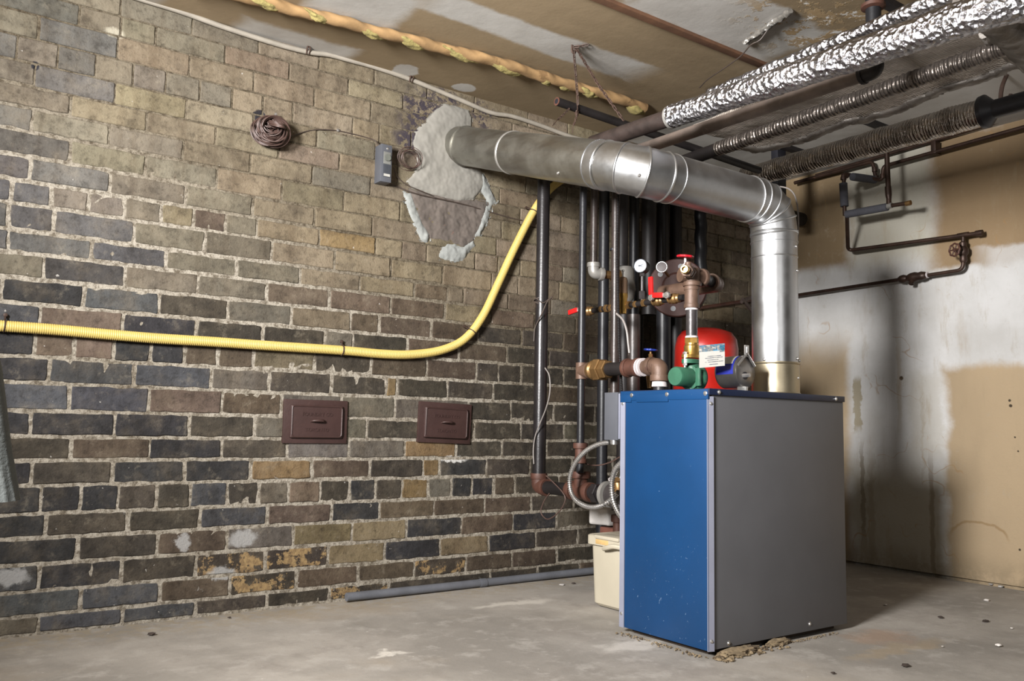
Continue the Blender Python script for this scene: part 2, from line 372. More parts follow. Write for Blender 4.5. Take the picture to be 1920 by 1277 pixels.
def wall_left():
    bm = nb(); col = bm.verts.layers.float_color.new('tone')
    zs = [PY(340, y, D).z for y in BEDS]
    zs = [zs[0]+.1566, zs[0]+.078] + zs + [0.0]
    rows = [("", "")] + ROWS
    rnd = random.Random(3)
    for ri, (js, codes) in enumerate(rows):
        zt, zb = zs[ri], zs[ri+1]
        zt = min(zt, CZ+.01)
        if zb >= CZ: continue
        zm = (zt+zb)/2
        xs = [wallx(float(j), zm) for j in js.split()] or [.1]
        cs = list(codes) or ['G', 'T']
        head = ri in (4, 10, 16, 22)
        w = .118 if head else .235
        while xs[0] > XL-.1: xs.insert(0, xs[0]-w*rnd.uniform(.97, 1.03)); cs.insert(0, rnd.choice('KBKDK' if ri > 8 else 'GBGKG'))
        while xs[-1] < WX+.1: xs.append(xs[-1]+w*rnd.uniform(.97, 1.03)); cs.append(rnd.choice('DDNDG' if ri > 11 else 'TTNGT'))
        for i in range(len(xs)-1):
            x0, x1, code = xs[i], xs[i+1], cs[i+1]
            light = (zm < 1.75-.3*(x0 if x0 > 0 else 0))
            jt = .0050 if light else .0028; jb = .0060 if light else .0026
            jt *= rnd.uniform(.7, 1.5); jb *= rnd.uniform(.85, 1.25)
            y0 = D - .0035 + rnd.uniform(-.0016, .0016); tl = rnd.uniform(-.0012, .0012)
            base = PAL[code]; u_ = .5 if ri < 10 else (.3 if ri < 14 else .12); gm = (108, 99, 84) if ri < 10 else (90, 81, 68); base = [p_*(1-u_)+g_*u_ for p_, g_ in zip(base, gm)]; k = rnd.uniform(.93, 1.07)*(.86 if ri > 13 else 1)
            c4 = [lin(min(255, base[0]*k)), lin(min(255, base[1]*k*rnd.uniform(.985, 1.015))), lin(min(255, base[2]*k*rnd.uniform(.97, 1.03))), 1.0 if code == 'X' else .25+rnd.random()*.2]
            X0, X1, Z0, Z1 = x0+jt, x1-jt, zb+jb, zt-jb
            if X1-X0 < .01 or Z1-Z0 < .012: continue
            o = []; nx = 9; nzv = 3; sd = rnd.random()*50; rc = .0028
            def ed(p, q, n):
                for s in range(n): o.append((p[0]+(q[0]-p[0])*s/n, p[1]+(q[1]-p[1])*s/n))
            ed((X0+rc, Z0), (X1-rc, Z0), nx); ed((X1-rc, Z0), (X1, Z0+rc), 1); ed((X1, Z0+rc), (X1, Z1-rc), nzv); ed((X1, Z1-rc), (X1-rc, Z1), 1)
            ed((X1-rc, Z1), (X0+rc, Z1), nx); ed((X0+rc, Z1), (X0, Z1-rc), 1); ed((X0, Z1-rc), (X0, Z0+rc), nzv); ed((X0, Z0+rc), (X0+rc, Z0), 1)
            cx, cz = (X0+X1)/2, (Z0+Z1)/2; amp = .0036 if light else .002
            pts = []
            for (px, pz) in o:
                n1 = nz((px*26, sd, pz*26))+.6*nz((px*90, sd, pz*90)); n2 = nz((px*26+9, sd+3, pz*26))+.6*nz((px*90+9, sd+3, pz*90))
                pts.append((px+n1*amp, pz+n2*amp))
            rings = []
            for (sh, dy) in ((0, .016), (0, .0022), (.0024, 0)):
                rg = []
                for (px, pz) in pts:
                    ux, uz = cx-px, cz-pz
                    ax = min(abs(ux), sh)*(1 if ux > 0 else -1); az = min(abs(uz), sh)*(1 if uz > 0 else -1)
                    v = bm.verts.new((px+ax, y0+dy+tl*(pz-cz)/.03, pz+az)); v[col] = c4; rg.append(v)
                rings.append(rg)
            n = len(pts)
            for A, B in zip(rings, rings[1:]):
                for q in range(n): bm.faces.new((A[q], A[(q+1) % n], B[(q+1) % n], B[q]))
            bm.faces.new(rings[-1])
    # mortar bed, a slightly rough sheet behind the brick faces, and the wall's body
    step = .02; nxn = int((WX+.02-XL)/step)+1; nzn = int((CZ+.02)/step)+2; g = []
    for i in range(nxn+1):
        cl = []
        for j in range(nzn+1):
            x, z = XL+i*step, j*step-.02
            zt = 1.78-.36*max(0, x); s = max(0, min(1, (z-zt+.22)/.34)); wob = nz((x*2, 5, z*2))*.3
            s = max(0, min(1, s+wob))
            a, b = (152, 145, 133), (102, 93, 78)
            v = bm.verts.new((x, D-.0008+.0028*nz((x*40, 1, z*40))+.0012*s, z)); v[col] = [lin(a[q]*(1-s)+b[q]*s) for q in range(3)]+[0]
            cl.append(v)
        g.append(cl)
    for i in range(nxn):
        for j in range(nzn):
            f = bm.faces.new((g[i][j], g[i+1][j], g[i+1][j+1], g[i][j+1])); f.material_index = 1
    box(bm, (XL, D+.012, -.02), (WX+.02, D+.15, CZ+.02), mi=1)
    t = NT('old_brick'); a = t.new('ShaderNodeAttribute', attribute_name='tone'); base = a.outputs['Color']; al = a.outputs['Alpha']
    n1 = t.noise(9, 5, .65); n2 = t.noise(55, 4, .7)
    band = t.noise(1, 3, .6, t.scaled((22, 1, 3)))
    c = t.mix(t.ramp(band, .42, .72), base, t.mix(1, base, S(226, 222, 218), 'MULTIPLY'), 'MIX')
    c = t.mix(t.math('MULTIPLY', t.ramp(n1, .45, .75), .55), c, t.mix(.5, c, S(122, 110, 92)))
    c = t.mix(t.math('MULTIPLY', t.ramp(n1, .5, .28), .5), c, t.mix(1, c, S(168, 167, 170), 'MULTIPLY'))
    c = t.mix(t.math('MULTIPLY', t.ramp(n2, .5, .72), .6), c, t.mix(1, c, S(160, 156, 152), 'MULTIPLY'))
    c = t.mix(t.math('MULTIPLY', t.ramp(t.noise(3.2, 6, .7), .42, .62), .45), c, t.mix(1, c, S(158, 152, 146), 'MULTIPLY'))
    n3 = t.noise(20, 6, .72); c = t.mix(t.math('MULTIPLY', t.ramp(n3, .5, .66), .5), c, t.mix(1, c, S(150, 146, 140), 'MULTIPLY')); c = t.mix(t.math('MULTIPLY', t.ramp(n3, .46, .3), .35), c, t.mix(.5, c, S(150, 140, 122)))
    # white efflorescence specks and scrapes, thicker near the foot
    sep = t.new('ShaderNodeSeparateXYZ'); t.put(sep.inputs[0], t.tc.outputs['Object'])
    wz = t.ramp(sep.outputs[2], .1, .9, .64, .735)
    ws = t.math('SUBTRACT', t.noise(13, 6, .72), wz)
    c = t.mix(t.math('MULTIPLY', t.ramp(ws, 0, .05), .6), c, S(150, 147, 142))
    c = t.mix(t.math('MULTIPLY', t.ramp(t.noise(48, 2, .6), .735, .77), .7), c, S(160, 156, 150))
    # spalled faces show the ochre core
    pk = t.math('MULTIPLY', t.ramp(al, .7, .9), t.ramp(t.noise(11, 6, .72), .5, .54))
    c = t.mix(pk, c, t.mix(t.ramp(n2, .4, .6), S(134, 112, 78), S(108, 88, 62)))
    # soot splashes beside the flue patch and one punched hole
    def at(px, py): p = PY(px, py, D); return (p.x, p.y, p.z)
    soot = None
    for (px, py, rx, rz, th) in ((797, 226, .11, .13, .47), (768, 262, .075, .05, .42), (775, 190, .06, .035, .5), (832, 182, .07, .035, .47), (905, 215, .06, .06, .5)):
        k = t.math('MULTIPLY', t.blob(at(px, py), (rx, 9, rz), .45, .03, 14), t.ramp(t.noise(34, 5, .75), th, th+.05))
        soot = k if soot is None else t.math('MAXIMUM', soot, k)
    c = t.mix(soot, c, S(52, 46, 52))
    c = t.mix(t.blob(at(486, 219), (.024, 9, .026), .12, .012, 40), c, S(30, 28, 32))
    c = t.mix(t.blob(at(66, 124), (.011, 9, .014), .2, .004, 50), c, S(30, 30, 36))
    c = t.mix(t.math('MULTIPLY', t.blob(at(215, 62), (.03, 9, .016), .3, .016, 50), .8), c, S(158, 152, 136))
    c = t.mix(t.math('MULTIPLY', t.blob(at(850, 861), (.06, 9, .011), .3, .02, 60), .9), c, S(186, 184, 180))
    for (px, py, rx, rz) in ((18, 1082, .05, .025), (455, 1010, .045, .03), (345, 1016, .02, .03), (415, 1075, .05, .02)):
        c = t.mix(t.math('MULTIPLY', t.blob(at(px, py), (rx, 9, rz), .25, .03, 26), .75), c, S(146, 145, 143))
    h = t.math('ADD', t.math('MULTIPLY', n2, .6), t.noise(160, 3, .6))
    brick = t.out(c, .82, 0, t.bump(h, .5, .004), .3)
    t = NT('lime_mortar'); a = t.new('ShaderNodeAttribute', attribute_name='tone')
    c = t.mix(t.ramp(t.noise(50, 5, .75), .36, .6), t.mix(1, a.outputs['Color'], S(160, 154, 146), 'MULTIPLY'), a.outputs['Color'])
    c = t.mix(t.math('MULTIPLY', t.ramp(t.noise(7, 4), .5, .7), .4), c, t.mix(1, c, S(176, 166, 150), 'MULTIPLY'))
    mortar = t.out(c, .92, 0, t.bump(t.noise(110, 4, .7), .9, .005), .2)
    o = solo('wall_left', bm, [brick, mortar], None, None, (0, 0, 0), kind='structure', smooth=30)
wall_left()
# ------------------------------------------------------------------ right wall: taped drywall
def wall_right():
    bm = nb(); box(bm, (WX, YB-.1, .012), (WX+.12, D+.1, CZ+.02)); box(bm, (WX+.02, YB-.1, -.02), (WX+.12, D+.1, .012))
    t = NT('stained_drywall')
    white = t.mix(t.ramp(t.noise(3, 5, .6), .3, .7), S(186, 185, 184), S(168, 166, 163))
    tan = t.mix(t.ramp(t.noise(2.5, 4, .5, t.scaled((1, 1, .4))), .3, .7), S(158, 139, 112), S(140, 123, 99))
    c = white
    def pw(px, py): p = PX(px, py, WX); return p
    def rect(x0, y0, x1, y1, col, soft=.06, amp=.03, ns=4, k=1.0):
        nonlocal c
        a, b = pw(x0, y0), pw(x0, y1); e = pw(x1, (y0+y1)/2)
        ctr = (WX, (a.y+e.y)/2, (a.z+b.z)/2); half = (9, abs(a.y-e.y)/2, abs(a.z-b.z)/2)
        f = t.blob(ctr, half, soft, amp, ns, True)
        c = t.mix(t.math('MULTIPLY', f, k) if k < 1 else f, c, col)
    rect(1400, 345, 1592, 528, t.mix(1, tan, S(206, 200, 190), 'MULTIPLY'), .14, .06)  # upper left bare board: overhead shadow put into the tan
    rect(1400, 662, 1594, 1300, tan, .12, .05)
    rect(1744, 262, 2600, 506, t.mix(1, tan, S(214, 206, 196), 'MULTIPLY'), .08, .07)  # upper right bare board: tan darkened to carry the duct shadow
    rect(1771, 690, 2600, 1400, tan, .035, .06, 4)
    rect(1592, 300, 1742, 500, S(152, 146, 128), .2, .08, 3, .7)
    rect(1840, 470, 2600, 560, white, .12, .06, 3, .75)
    rect(1600, 880, 1772, 1300, S(150, 142, 122), .2, .09, 3, .75)
    # peeled paper strips and water marks down the taped joint
    rect(1600, 712, 1614, 806, S(140, 132, 114), .2, .035, 14)
    rect(1612, 840, 1622, 1010, S(112, 102, 86), .35, .035, 12, .7)
    rect(1741, 870, 1752, 1100, S(108, 94, 74), .5, .02, 10, .6)
    rect(1680, 640, 1690, 800, S(150, 136, 112), .5, .03, 8, .4); rect(1725, 720, 1732, 900, S(150, 142, 128), .6, .04, 16, .5); rect(1628, 860, 1640, 1060, S(128, 118, 100), .6, .04, 16, .45); rect(1700, 700, 1768, 860, S(158, 152, 140), .3, .06, 10, .5)
    for (px, py, rr) in ((1893, 751, .006), (1895, 761, .007), (1690, 709, .010), (1903, 820, .004), (1909, 846, .004), (1912, 1031, .005)):
        q = pw(px, py); c = t.mix(t.blob(q, (9, rr, rr), .3, .002, 60), c, S(60, 50, 38))
    stain = t.ramp(t.noise(2.2, 6, .7, t.scaled((1, 2.2, .5))), .55, .78)
    c = t.mix(t.math('MULTIPLY', stain, .45), c, S(136, 118, 90)); c = t.mix(t.math('MULTIPLY', t.ramp(t.noise(9, 6, .75, t.scaled((1, 1.6, .35))), .54, .72), .4), c, S(138, 124, 100)); c = t.mix(t.math('MULTIPLY', t.ramp(t.noise(14, 5, .8), .58, .7), .3), c, S(150, 140, 124))
    # tide lines left by old leaks
    nv = t.noise(2.6, 3, .55); ln = t.math('MULTIPLY', t.ramp(t.math('ABSOLUTE', t.math('SUBTRACT', nv, .52)), .006, 0), t.ramp(t.noise(5), .5, .6))
    c = t.mix(t.math('MULTIPLY', ln, .55), c, S(142, 112, 74))
    q = pw(1835, 1012); d = t.blob(q, (9, .13, .085), .05, .03, 5); d2 = t.blob(q, (9, .118, .075), .05, .03, 5)
    sz = t.new('ShaderNodeSeparateXYZ'); t.put(sz.inputs[0], t.tc.outputs['Object']); c = t.mix(t.math('MULTIPLY', t.math('MULTIPLY', t.math('SUBTRACT', d, d2), .6), t.ramp(sz.outputs[2], q.z-.01, q.z+.05)), c, S(120, 94, 58))
    c = t.mix(t.math('MULTIPLY', t.ramp(t.noise(60, 3, .7), .72, .76), .4), c, S(120, 104, 84))
    sep = t.new('ShaderNodeSeparateXYZ'); t.put(sep.inputs[0], t.tc.outputs['Object'])
    c = t.mix(t.math('MULTIPLY', t.math('MULTIPLY', t.ramp(sep.outputs[2], .16, 0), t.ramp(t.noise(6, 5, .7), .4, .6)), .6), c, S(110, 98, 78))
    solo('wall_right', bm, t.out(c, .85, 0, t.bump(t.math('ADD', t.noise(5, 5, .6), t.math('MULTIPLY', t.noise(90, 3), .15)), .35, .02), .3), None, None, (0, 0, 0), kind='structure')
wall_right()
# ------------------------------------------------------------------ floor
def floor():
    bm = nb(); nx_, ny_ = 132, 104; g = []
    for i in range(nx_+1):
        r = []
        for j in range(ny_+1):
            x = XL+(WX-XL)*i/nx_; y = YB+(D+.01-YB)*j/ny_
            r.append(bm.verts.new((x, y, .0035*nz((x*1.3, y*1.3, 2))-.003)))
        g.append(r)
    for i in range(nx_):
        for j in range(ny_): bm.faces.new((g[i][j], g[i+1][j], g[i+1][j+1], g[i][j+1]))
    box(bm, (XL, YB, -.12), (WX, D, -.02))
    t = NT('worn_concrete'); n = t.noise(1.6, 6, .62); n2 = t.noise(9, 6, .7)
    c = t.mix(t.ramp(n, .34, .66), S(130, 125, 118), S(160, 154, 146))
    c = t.mix(t.math('MULTIPLY', t.ramp(t.noise(3.1, 6, .7), .5, .7), .5), c, S(122, 115, 108))
    c = t.mix(t.math('MULTIPLY', t.ramp(n2, .5, .68), .55), c, S(170, 165, 158))
    c = t.mix(t.math('MULTIPLY', t.ramp(t.noise(1.1, 4, .6, t.scaled((1, 1, 1))), .56, .72), .45), c, S(148, 133, 112))
    c = t.mix(t.math('MULTIPLY', t.ramp(t.noise(60, 4, .75), .66, .72), .4), c, S(96, 88, 80))
    c = t.mix(t.math('MULTIPLY', t.ramp(t.noise(44, 3, .7), .71, .74), .6), c, S(212, 206, 198))
    for (px, py, rx, ry, col, k) in ((960, 1130, .16, .04, S(206, 200, 190), .6), (730, 1226, .05, .02, S(214, 208, 198), .7), (1190, 1210, .1, .05, S(200, 194, 186), .6),
                                     (1650, 1192, .12, .07, S(158, 122, 92), .4), (1690, 1215, .22, .05, S(160, 138, 104), .4)):
        p = PZ(px, py, 0); c = t.mix(t.math('MULTIPLY', t.blob((p.x, p.y, 0), (rx, ry, 9), .5, .12, 8), k), c, col)
    # dust gathered along the brick wall
    sep = t.new('ShaderNodeSeparateXYZ'); t.put(sep.inputs[0], t.tc.outputs['Object'])
    c = t.mix(t.math('MULTIPLY', t.ramp(sep.outputs[1], 2.72, 2.97), t.math('MULTIPLY', t.ramp(t.noise(24, 5, .7), .4, .6), .6)), c, S(148, 134, 110))
    solo('floor', bm, t.out(c, .72, 0, t.bump(t.math('ADD', n2, t.math('MULTIPLY', t.noise(90, 4, .7), .4)), .3, .006), .35), None, None, (0, 0, 0), kind='structure')
floor()
# ------------------------------------------------------------------ ceiling: drywall sheets with filler strips
def ceiling():
    bm = nb(); box(bm, (XL, YB, CZ), (WX, D+.02, CZ+.1))
    t = NT('patched_drywall_ceiling')
    c = t.mix(t.ramp(t.noise(2.2, 4, .5, t.scaled((.5, 2, 1))), .3, .7), S(138, 121, 96), S(122, 106, 82))
    W = t.mix(t.ramp(t.noise(4, 4, .6), .3, .7), S(176, 173, 168), S(160, 156, 150))
    def strip(pts, hw, soft=.12, amp=.05, ns=4, k=1.0, col=None):
        nonlocal c
        a, b = PZ(*pts[0], CZ), PZ(*pts[1], CZ)
        ctr = ((a.x+b.x)/2, (a.y+b.y)/2, CZ); half = (abs(a.x-b.x)/2+.001, hw, 9)
        f = t.blob(ctr, half, soft, amp, ns, True)
        c = t.mix(t.math('MULTIPLY', f, k) if k < 1 else f, c, col or W)
    strip(((440, 55), (655, 108)), .10, .2, .05, 5, .85)
    strip(((100, 0), (300, 0)), .2, .2, .05, 5, .6)
    strip(((590, -15), (760, 25)), .14, .2, .05, 5)
    strip(((795, 0), (1195, 135)), .075, .18, .045, 4)
    strip(((1130, -50), (1180, 0)), .05, .2, .04, 4, .5)
    strip(((1165, 10), (1560, 60)), .16, .12, .07, 6)
    strip(((1420, 60), (1480, 90)), .06, .2, .05, 6, .7)
    strip(((1560, 330), (2000, 240)), .3, .2, .04, 4, .8)
    for (px, py, rx, ry) in ((762, 132, .05, .055), (872, 165, .05, .045)):
        p = PZ(px, py, CZ); c = t.mix(t.blob((p.x, p.y, CZ), (rx, ry, 9), .1, .03, 8), c, W)
    # ceiling near the right wall is plain white filler
    c = t.mix(t.blob((3.75, 2.0, CZ), (.95, 1.4, 9), .12, .1, 2, True), c, W)
    # flaking paint right of the rusty batten
    fl = t.math('MULTIPLY', t.blob(PZ(1540, 40, CZ), (.3, .22, 9), .4, .08, 6), t.ramp(t.noise(11, 6, .72), .5, .54))
    c = t.mix(fl, c, S(150, 128, 96)); c = t.mix(t.math('MULTIPLY', fl, t.ramp(t.noise(28, 5, .7), .56, .6)), c, S(206, 204, 200))
    c = t.mix(t.math('MULTIPLY', t.ramp(t.noise(70, 3, .7), .74, .77), .5), c, S(110, 92, 70))
    solo('ceiling', bm, t.out(c, .85, 0, t.bump(t.math('ADD', t.noise(4, 5, .6), t.math('MULTIPLY', fl, .6)), .3, .012), .3), None, None, (0, 0, 0), kind='structure')
ceiling()
M['plain'] = mat('dim_plaster', S(120, 112, 100), .9, 0, .15, 3, .2, 40)
bm = nb(); box(bm, (XL-.1, YB-.1, -.02), (WX, YB, CZ+.02)); solo('wall_back', bm, 'plain', None, None, (0, 0, 0), kind='structure')
bm = nb(); box(bm, (XL-.1, YB, -.02), (XL, D, CZ+.02)); solo('wall_side', bm, 'plain', None, None, (0, 0, 0), kind='structure')
# rusty batten across the ceiling
a, b = PZ(1095, -17, CZ), PZ(1425, 128, CZ)
bm = nb(); box(bm, (a.x-.3, a.y-.016, CZ-.012), (b.x+.5, a.y+.016, CZ+.002), .002)
solo('trim_1', bm, 'batten', None, None, kind='structure')
#==OBJECTS==
# ------------------------------------------------------------------ boiler
BX0, BX1, BY0, BY1, BZ0, BZ1 = 1.972, 2.652, 1.735, 2.110, .016, .772
def screw(p, axis, parent, r=.0055):
    bm = nb(); lathe(bm, [(r*1.25, -.0012), (r*1.25, .0006), (r*.9, .0014), (r*.75, .0034), (0, .0044)], p, axis, 12); part('screw', bm, 'chrome', parent)
bo = thing('boiler', 'blue and grey sheet metal boiler cabinet standing on the floor', 'boiler', ((BX0+BX1)/2, (BY0+BY1)/2, 0))
bm = nb(); box(bm, (BX0+.006, BY0+.006, BZ0+.002), (BX1-.004, BY1-.004, BZ1-.014)); part('cabinet', bm, 'grey_panel', bo)
bm = nb(); box(bm, (BX0, BY0+.002, BZ0), (BX0+.008, BY1-.022, BZ1-.022), .0015)
fpn = part('front_panel', bm, 'blue', bo, 'blue enamelled end panel')
bm = nb(); box(bm, (BX0-.0025, BY0, BZ1-.030), (BX0+.006, BY1, BZ1), .001); box(bm, (BX0-.004, BY0+.16, BZ1-.036), (BX0+.002, BY0+.30, BZ1-.012), .001); box(bm, (BX0-.004, BY1-.05, BZ1-.036), (BX0+.002, BY1, BZ1-.012), .001)
plp = part('panel_lip', bm, 'blue', bo)
bm = nb(); box(bm, (BX0+.016, BY0, BZ0+.002), (BX1, BY0+.008, BZ1-.012), .0015); spn = part('side_panel', bm, 'grey_panel', bo, 'grey enamelled long side panel')
bm = nb(); box(bm, (BX0+.016, BY1-.008, BZ0+.002), (BX1, BY1, BZ1-.012), .0015); part('side_panel', bm, 'grey_panel', bo)
def strip(x0, y0, x1, y1, n):
    bm = nb(); q = Vector((n[0], n[1], 0))*.003; vs_ = []
    for (x, y) in ((x0, y0), (x1, y1)):
        for z in (BZ0-.001, BZ1-.022): vs_.append(bm.verts.new((x, y, z)))
    bm.faces.new((vs_[0], vs_[2], vs_[3], vs_[1])); r = bmesh.ops.extrude_face_region(bm, geom=bm.faces[:])
    bmesh.ops.translate(bm, verts=[e for e in r['geom'] if isinstance(e, bmesh.types.BMVert)], vec=q); part('corner_trim', bm, 'trim', bo, 'light grey corner strip')
strip(BX0-.001, BY0+.003, BX0+.019, BY0-.004, (.3, 1)); strip(BX0-.003, BY1-.022, BX0-.003, BY1-.001, (1, 0))
bm = nb(); box(bm, (BX0-.002, BY0-.006, BZ1-.017), (BX1+.002, BY1+.003, BZ1+.002), .0015)
lidp = part('lid', bm, 'navy', bo, 'dark blue top lid')
bm = nb(); box(bm, (BX0+.03, BY0+.03, 0), (BX1-.03, BY1-.03, BZ0+.004)); part('plinth', bm, 'plinth', bo)
for px, py in ((1184, 733), (1250, 733), (1322, 732)): p = PX(px, py, BX0-.004); screw((BX0-.0035, p.y, BZ1-.013), (-1, 0, 0), plp)
for px, py in ((1348, 733), (1567, 743)): p = PY(px, py, BY0-.006); screw((p.x, BY0-.0062, BZ1-.008), (0, -1, 0), lidp)
for px, py in ((1366, 1206), (1518, 1170)): p = PY(px, py, BY0); screw((p.x, BY0, p.z), (0, -1, 0), spn)
for px, py in ((1337, 757), (1333, 1203)): p = PY(px, py, BY0); screw((BX0+.010, BY0-.001, p.z), (-.35, -1, 0), bo, .0045)
for px, py in ((1170, 757), (1166, 1150)): p = PX(px, py, BX0); screw((BX0-.003, BY1-.011, p.z), (-1, 0, 0), bo, .0045)
# ------------------------------------------------------------------ flue
FV = Vector((2.545, 1.93, 0)); FR = .080
A0 = Vector((1.868, 2.991, 1.816)); C1 = Vector((1.868, 1.955, 1.472)); C2 = Vector((FV.x, FV.y, 1.462))
fl = thing('flue_pipe', 'shiny galvanised flue pipe running from brick wall to top of boiler', 'pipe', (FV.x, FV.y, BZ1))
d1 = (C1-A0).normalized(); d2 = (C2-C1).normalized(); d3 = Vector((0, 0, -1))
def gored(a, b, c, L, n):      # welded-elbow polyline: n+1 joints
    u, v = (a-b).normalized(), (c-b).normalized(); p, q = b+u*L, b+v*L
    return [p*(1-s)**2+b*2*s*(1-s)+q*s*s for s in (k/n for k in range(n+1))]
def bead(bm, p, axis, r, h=.0045, w=.006): lathe(bm, [(r-.002, -w), (r+h*.7, -w*.55), (r+h, 0), (r+h*.7, w*.55), (r-.002, w)], p, axis, 48)
def pipe_run(name, a, b, r, material, lab=None, beads=(), crimp=None):
    bm = nb(); tube(bm, [a, b], r, 48, False)
    for s in beads: bead(bm, a.lerp(b, s), b-a, r)
    return part(name, bm, material, fl, lab)
LB = .13; e1 = gored(A0, C1, C2, LB, 3); e2 = gored(C1, C2, Vector((FV.x, FV.y, 0)), .105, 4)
sA = A0.lerp(e1[0], .42)
pipe_run('flue_section', A0, sA, FR*.985, 'galv_old', 'dull stained flue section at the wall')
pipe_run('flue_section', sA-d1*.0, e1[0]+d1*.02, FR, 'galv_old')
bm = nb(); lathe(bm, [(FR*.98, -.008), (FR*1.03, -.004), (FR*1.035, .004), (FR*.98, .008)], sA, d1, 48); part('sealant_ring', bm, 'silver', fl)
bm = nb(); lathe(bm, [(FR, -.004), (FR*1.05, -.003), (FR*1.05, .003), (FR, .004)], A0-(A0-sA)*.0+d1*.055, d1, 48); part('wall_collar', bm, 'galv_old', fl)
def gore_elbow(pts, din, dout, nm):
    bm = nb(); n = len(pts)
    R = FR*1.015
    tube(bm, [pts[0]-din*.035]+pts+[pts[-1]+dout*.035], R, 48, False)
    for i, p in enumerate(pts):
        tg = (pts[min(i+1, n-1)]-pts[max(i-1, 0)]).normalized(); bead(bm, p, tg, R, .0035, .005)
    for p, tg in ((pts[0]-din*.034, din), (pts[-1]+dout*.034, dout)): lathe(bm, [(R-.003, -.003), (R+.002, -.002), (R+.002, .002), (R-.003, .003)], p, tg, 48)
    return part(nm, bm, 'galv', fl, None, 20)
gore_elbow(e1, d1, d2, 'flue_elbow'); gore_elbow(e2, d2, d3, 'flue_elbow')
pipe_run('flue_section', e1[-1], e2[0], FR, 'galv')
VT = Vector((FV.x, FV.y, e2[-1].z)); VB = Vector((FV.x, FV.y, BZ1+.115))
pipe_run('flue_section', VT, VB, FR*1.0, 'galv', None, (.0,))
bm = nb(); lathe(bm, [(FR*1.02, 0), (FR*1.025, .004), (FR*1.0, .006)], VT-Vector((0, 0, .085)), (0, 0, -1), 48); part('crimp_ring', bm, 'galv', fl)
bm = nb(); pa = VT-Vector((0, 0, .085)); ang = math.radians(201)
n_ = Vector((math.cos(ang), math.sin(ang), 0)); tg = Vector((-n_.y, n_.x, 0))
box(bm, (-.004, -.0012, -(pa.z-VB.z)/2), (.004, .0012, (pa.z-VB.z)/2)); rm = Matrix((tg, n_, Vector((0, 0, 1)))).transposed()
for v in bm.verts: v.co = rm @ v.co + FV + n_*(FR+.0008) + Vector((0, 0, (pa.z+VB.z)/2))
part('lock_seam', bm, 'galv', fl)
bm = nb(); tube(bm, [VB+Vector((0, 0, .006)), (FV.x, FV.y, BZ1+.0025)], FR*1.025, 48, False); bead(bm, Vector((FV.x, FV.y, BZ1+.012)), d3, FR*1.02, .003, .004); bead(bm, VB, d3, FR*1.02, .003, .004)
part('flue_collar', bm, 'collar', fl, 'dull yellowish collar on the boiler top')
def fscrew(p, ax): screw(p, ax, fl, .0045)
for px, py in ((1042, 328), (1204, 332)):
    q = PX(px, py, 1.80) if px < 1100 else PY(px, py, 1.875); ctr = None
    a_, b_ = (A0, C1) if px < 1100 else (C1, C2); tt = (q-a_).dot((b_-a_).normalized()); foot = a_+(b_-a_).normalized()*tt; nn = (q-foot).normalized(); fscrew(foot+nn*(FR*1.02), nn)
for z, an in ((VT.z-.055, 283), (VT.z-.14, 290), (VB.z+.012, 190), (VB.z+.012, 300), (VB.z-.05, 285), (.905, 283)):
    nn = Vector((math.cos(math.radians(an)), math.sin(math.radians(an)), 0)); fscrew(Vector((FV.x, FV.y, z))+nn*FR*1.02, nn)
# ------------------------------------------------------------------ mortar patch on wall round the flue
def inside(p, poly):
    c = False; n = len(poly)
    for i in range(n):
        (x1, y1), (x2, y2) = poly[i], poly[i-1]
        if (y1 > p[1]) != (y2 > p[1]) and p[0] < (x2-x1)*(p[1]-y1)/(y2-y1)+x1: c = not c
    return c
def edge_d(p, poly):
    b = 9
    for i in range(len(poly)):
        a, q = Vector(poly[i]), Vector(poly[i-1]); d = q-a; t_ = max(0, min(1, (Vector(p)-a).dot(d)/max(d.length_squared, 1e-9))); b = min(b, (Vector(p)-a-d*t_).length)
    return b
def relief(poly_px, height, rough, edge, st=.0042, jag=.011, hole=None):
    poly = [(PY(x, y, D).x, PY(x, y, D).z) for x, y in poly_px]; bm = nb(); vm = {}
    x0 = min(p[0] for p in poly); x1 = max(p[0] for p in poly); z0 = min(p[1] for p in poly); z1 = max(p[1] for p in poly)
    def vert(i, j):
        if (i, j) not in vm:
            x, z = x0+i*st, z0+j*st; dd = edge_d((x, z), poly); q = (x*26, 3, z*26)
            h = height*min(1, dd/edge)**.6 + rough*(nz(q)+.5*nz((x*70, 8, z*70)))*min(1, dd/.012) - (0 if dd > .006 else .0025)
            vm[i, j] = bm.verts.new((x, D-.004-h, z))
        return vm[i, j]
    for i in range(int((x1-x0)/st)+1):
        for j in range(int((z1-z0)/st)+1):
            x, z = x0+(i+.5)*st, z0+(j+.5)*st
            jx, jz = x+jag*nz((x*45, 1, z*45)), z+jag*nz((x*45, 7, z*45))
            if inside((jx, jz), poly): bm.faces.new((vert(i, j), vert(i+1, j), vert(i+1, j+1), vert(i, j+1)))
    return bm
M['mortar_light'] = mat('smoothed_cement', S(122, 119, 112), .85, 0, .1, 7, .4, 40, [(14, .68, S(106, 100, 92))])
M['mortar_dark'] = mat('bare_rough_mortar', S(88, 80, 74), .95, 0, .2, 12, .8, 40, [(20, .66, S(128, 84, 68))])
M['mortar_white'] = mat('white_lime_crust', S(128, 130, 127), .95, 0, .12, 20, .8, 60)
pt = thing('cement_patch', 'rough grey cement patch on brick wall around the flue pipe', 'patch', PY(838, 330, D))
up = [(834, 194), (856, 199), (878, 206), (885, 222), (884, 240), (893, 300), (903, 322), (910, 345), (899, 362), (888, 374), (862, 380), (836, 374), (806, 366), (786, 358), (768, 352), (757, 342), (770, 330), (780, 312), (779, 288), (771, 268), (777, 246), (792, 232), (806, 218), (816, 206)]
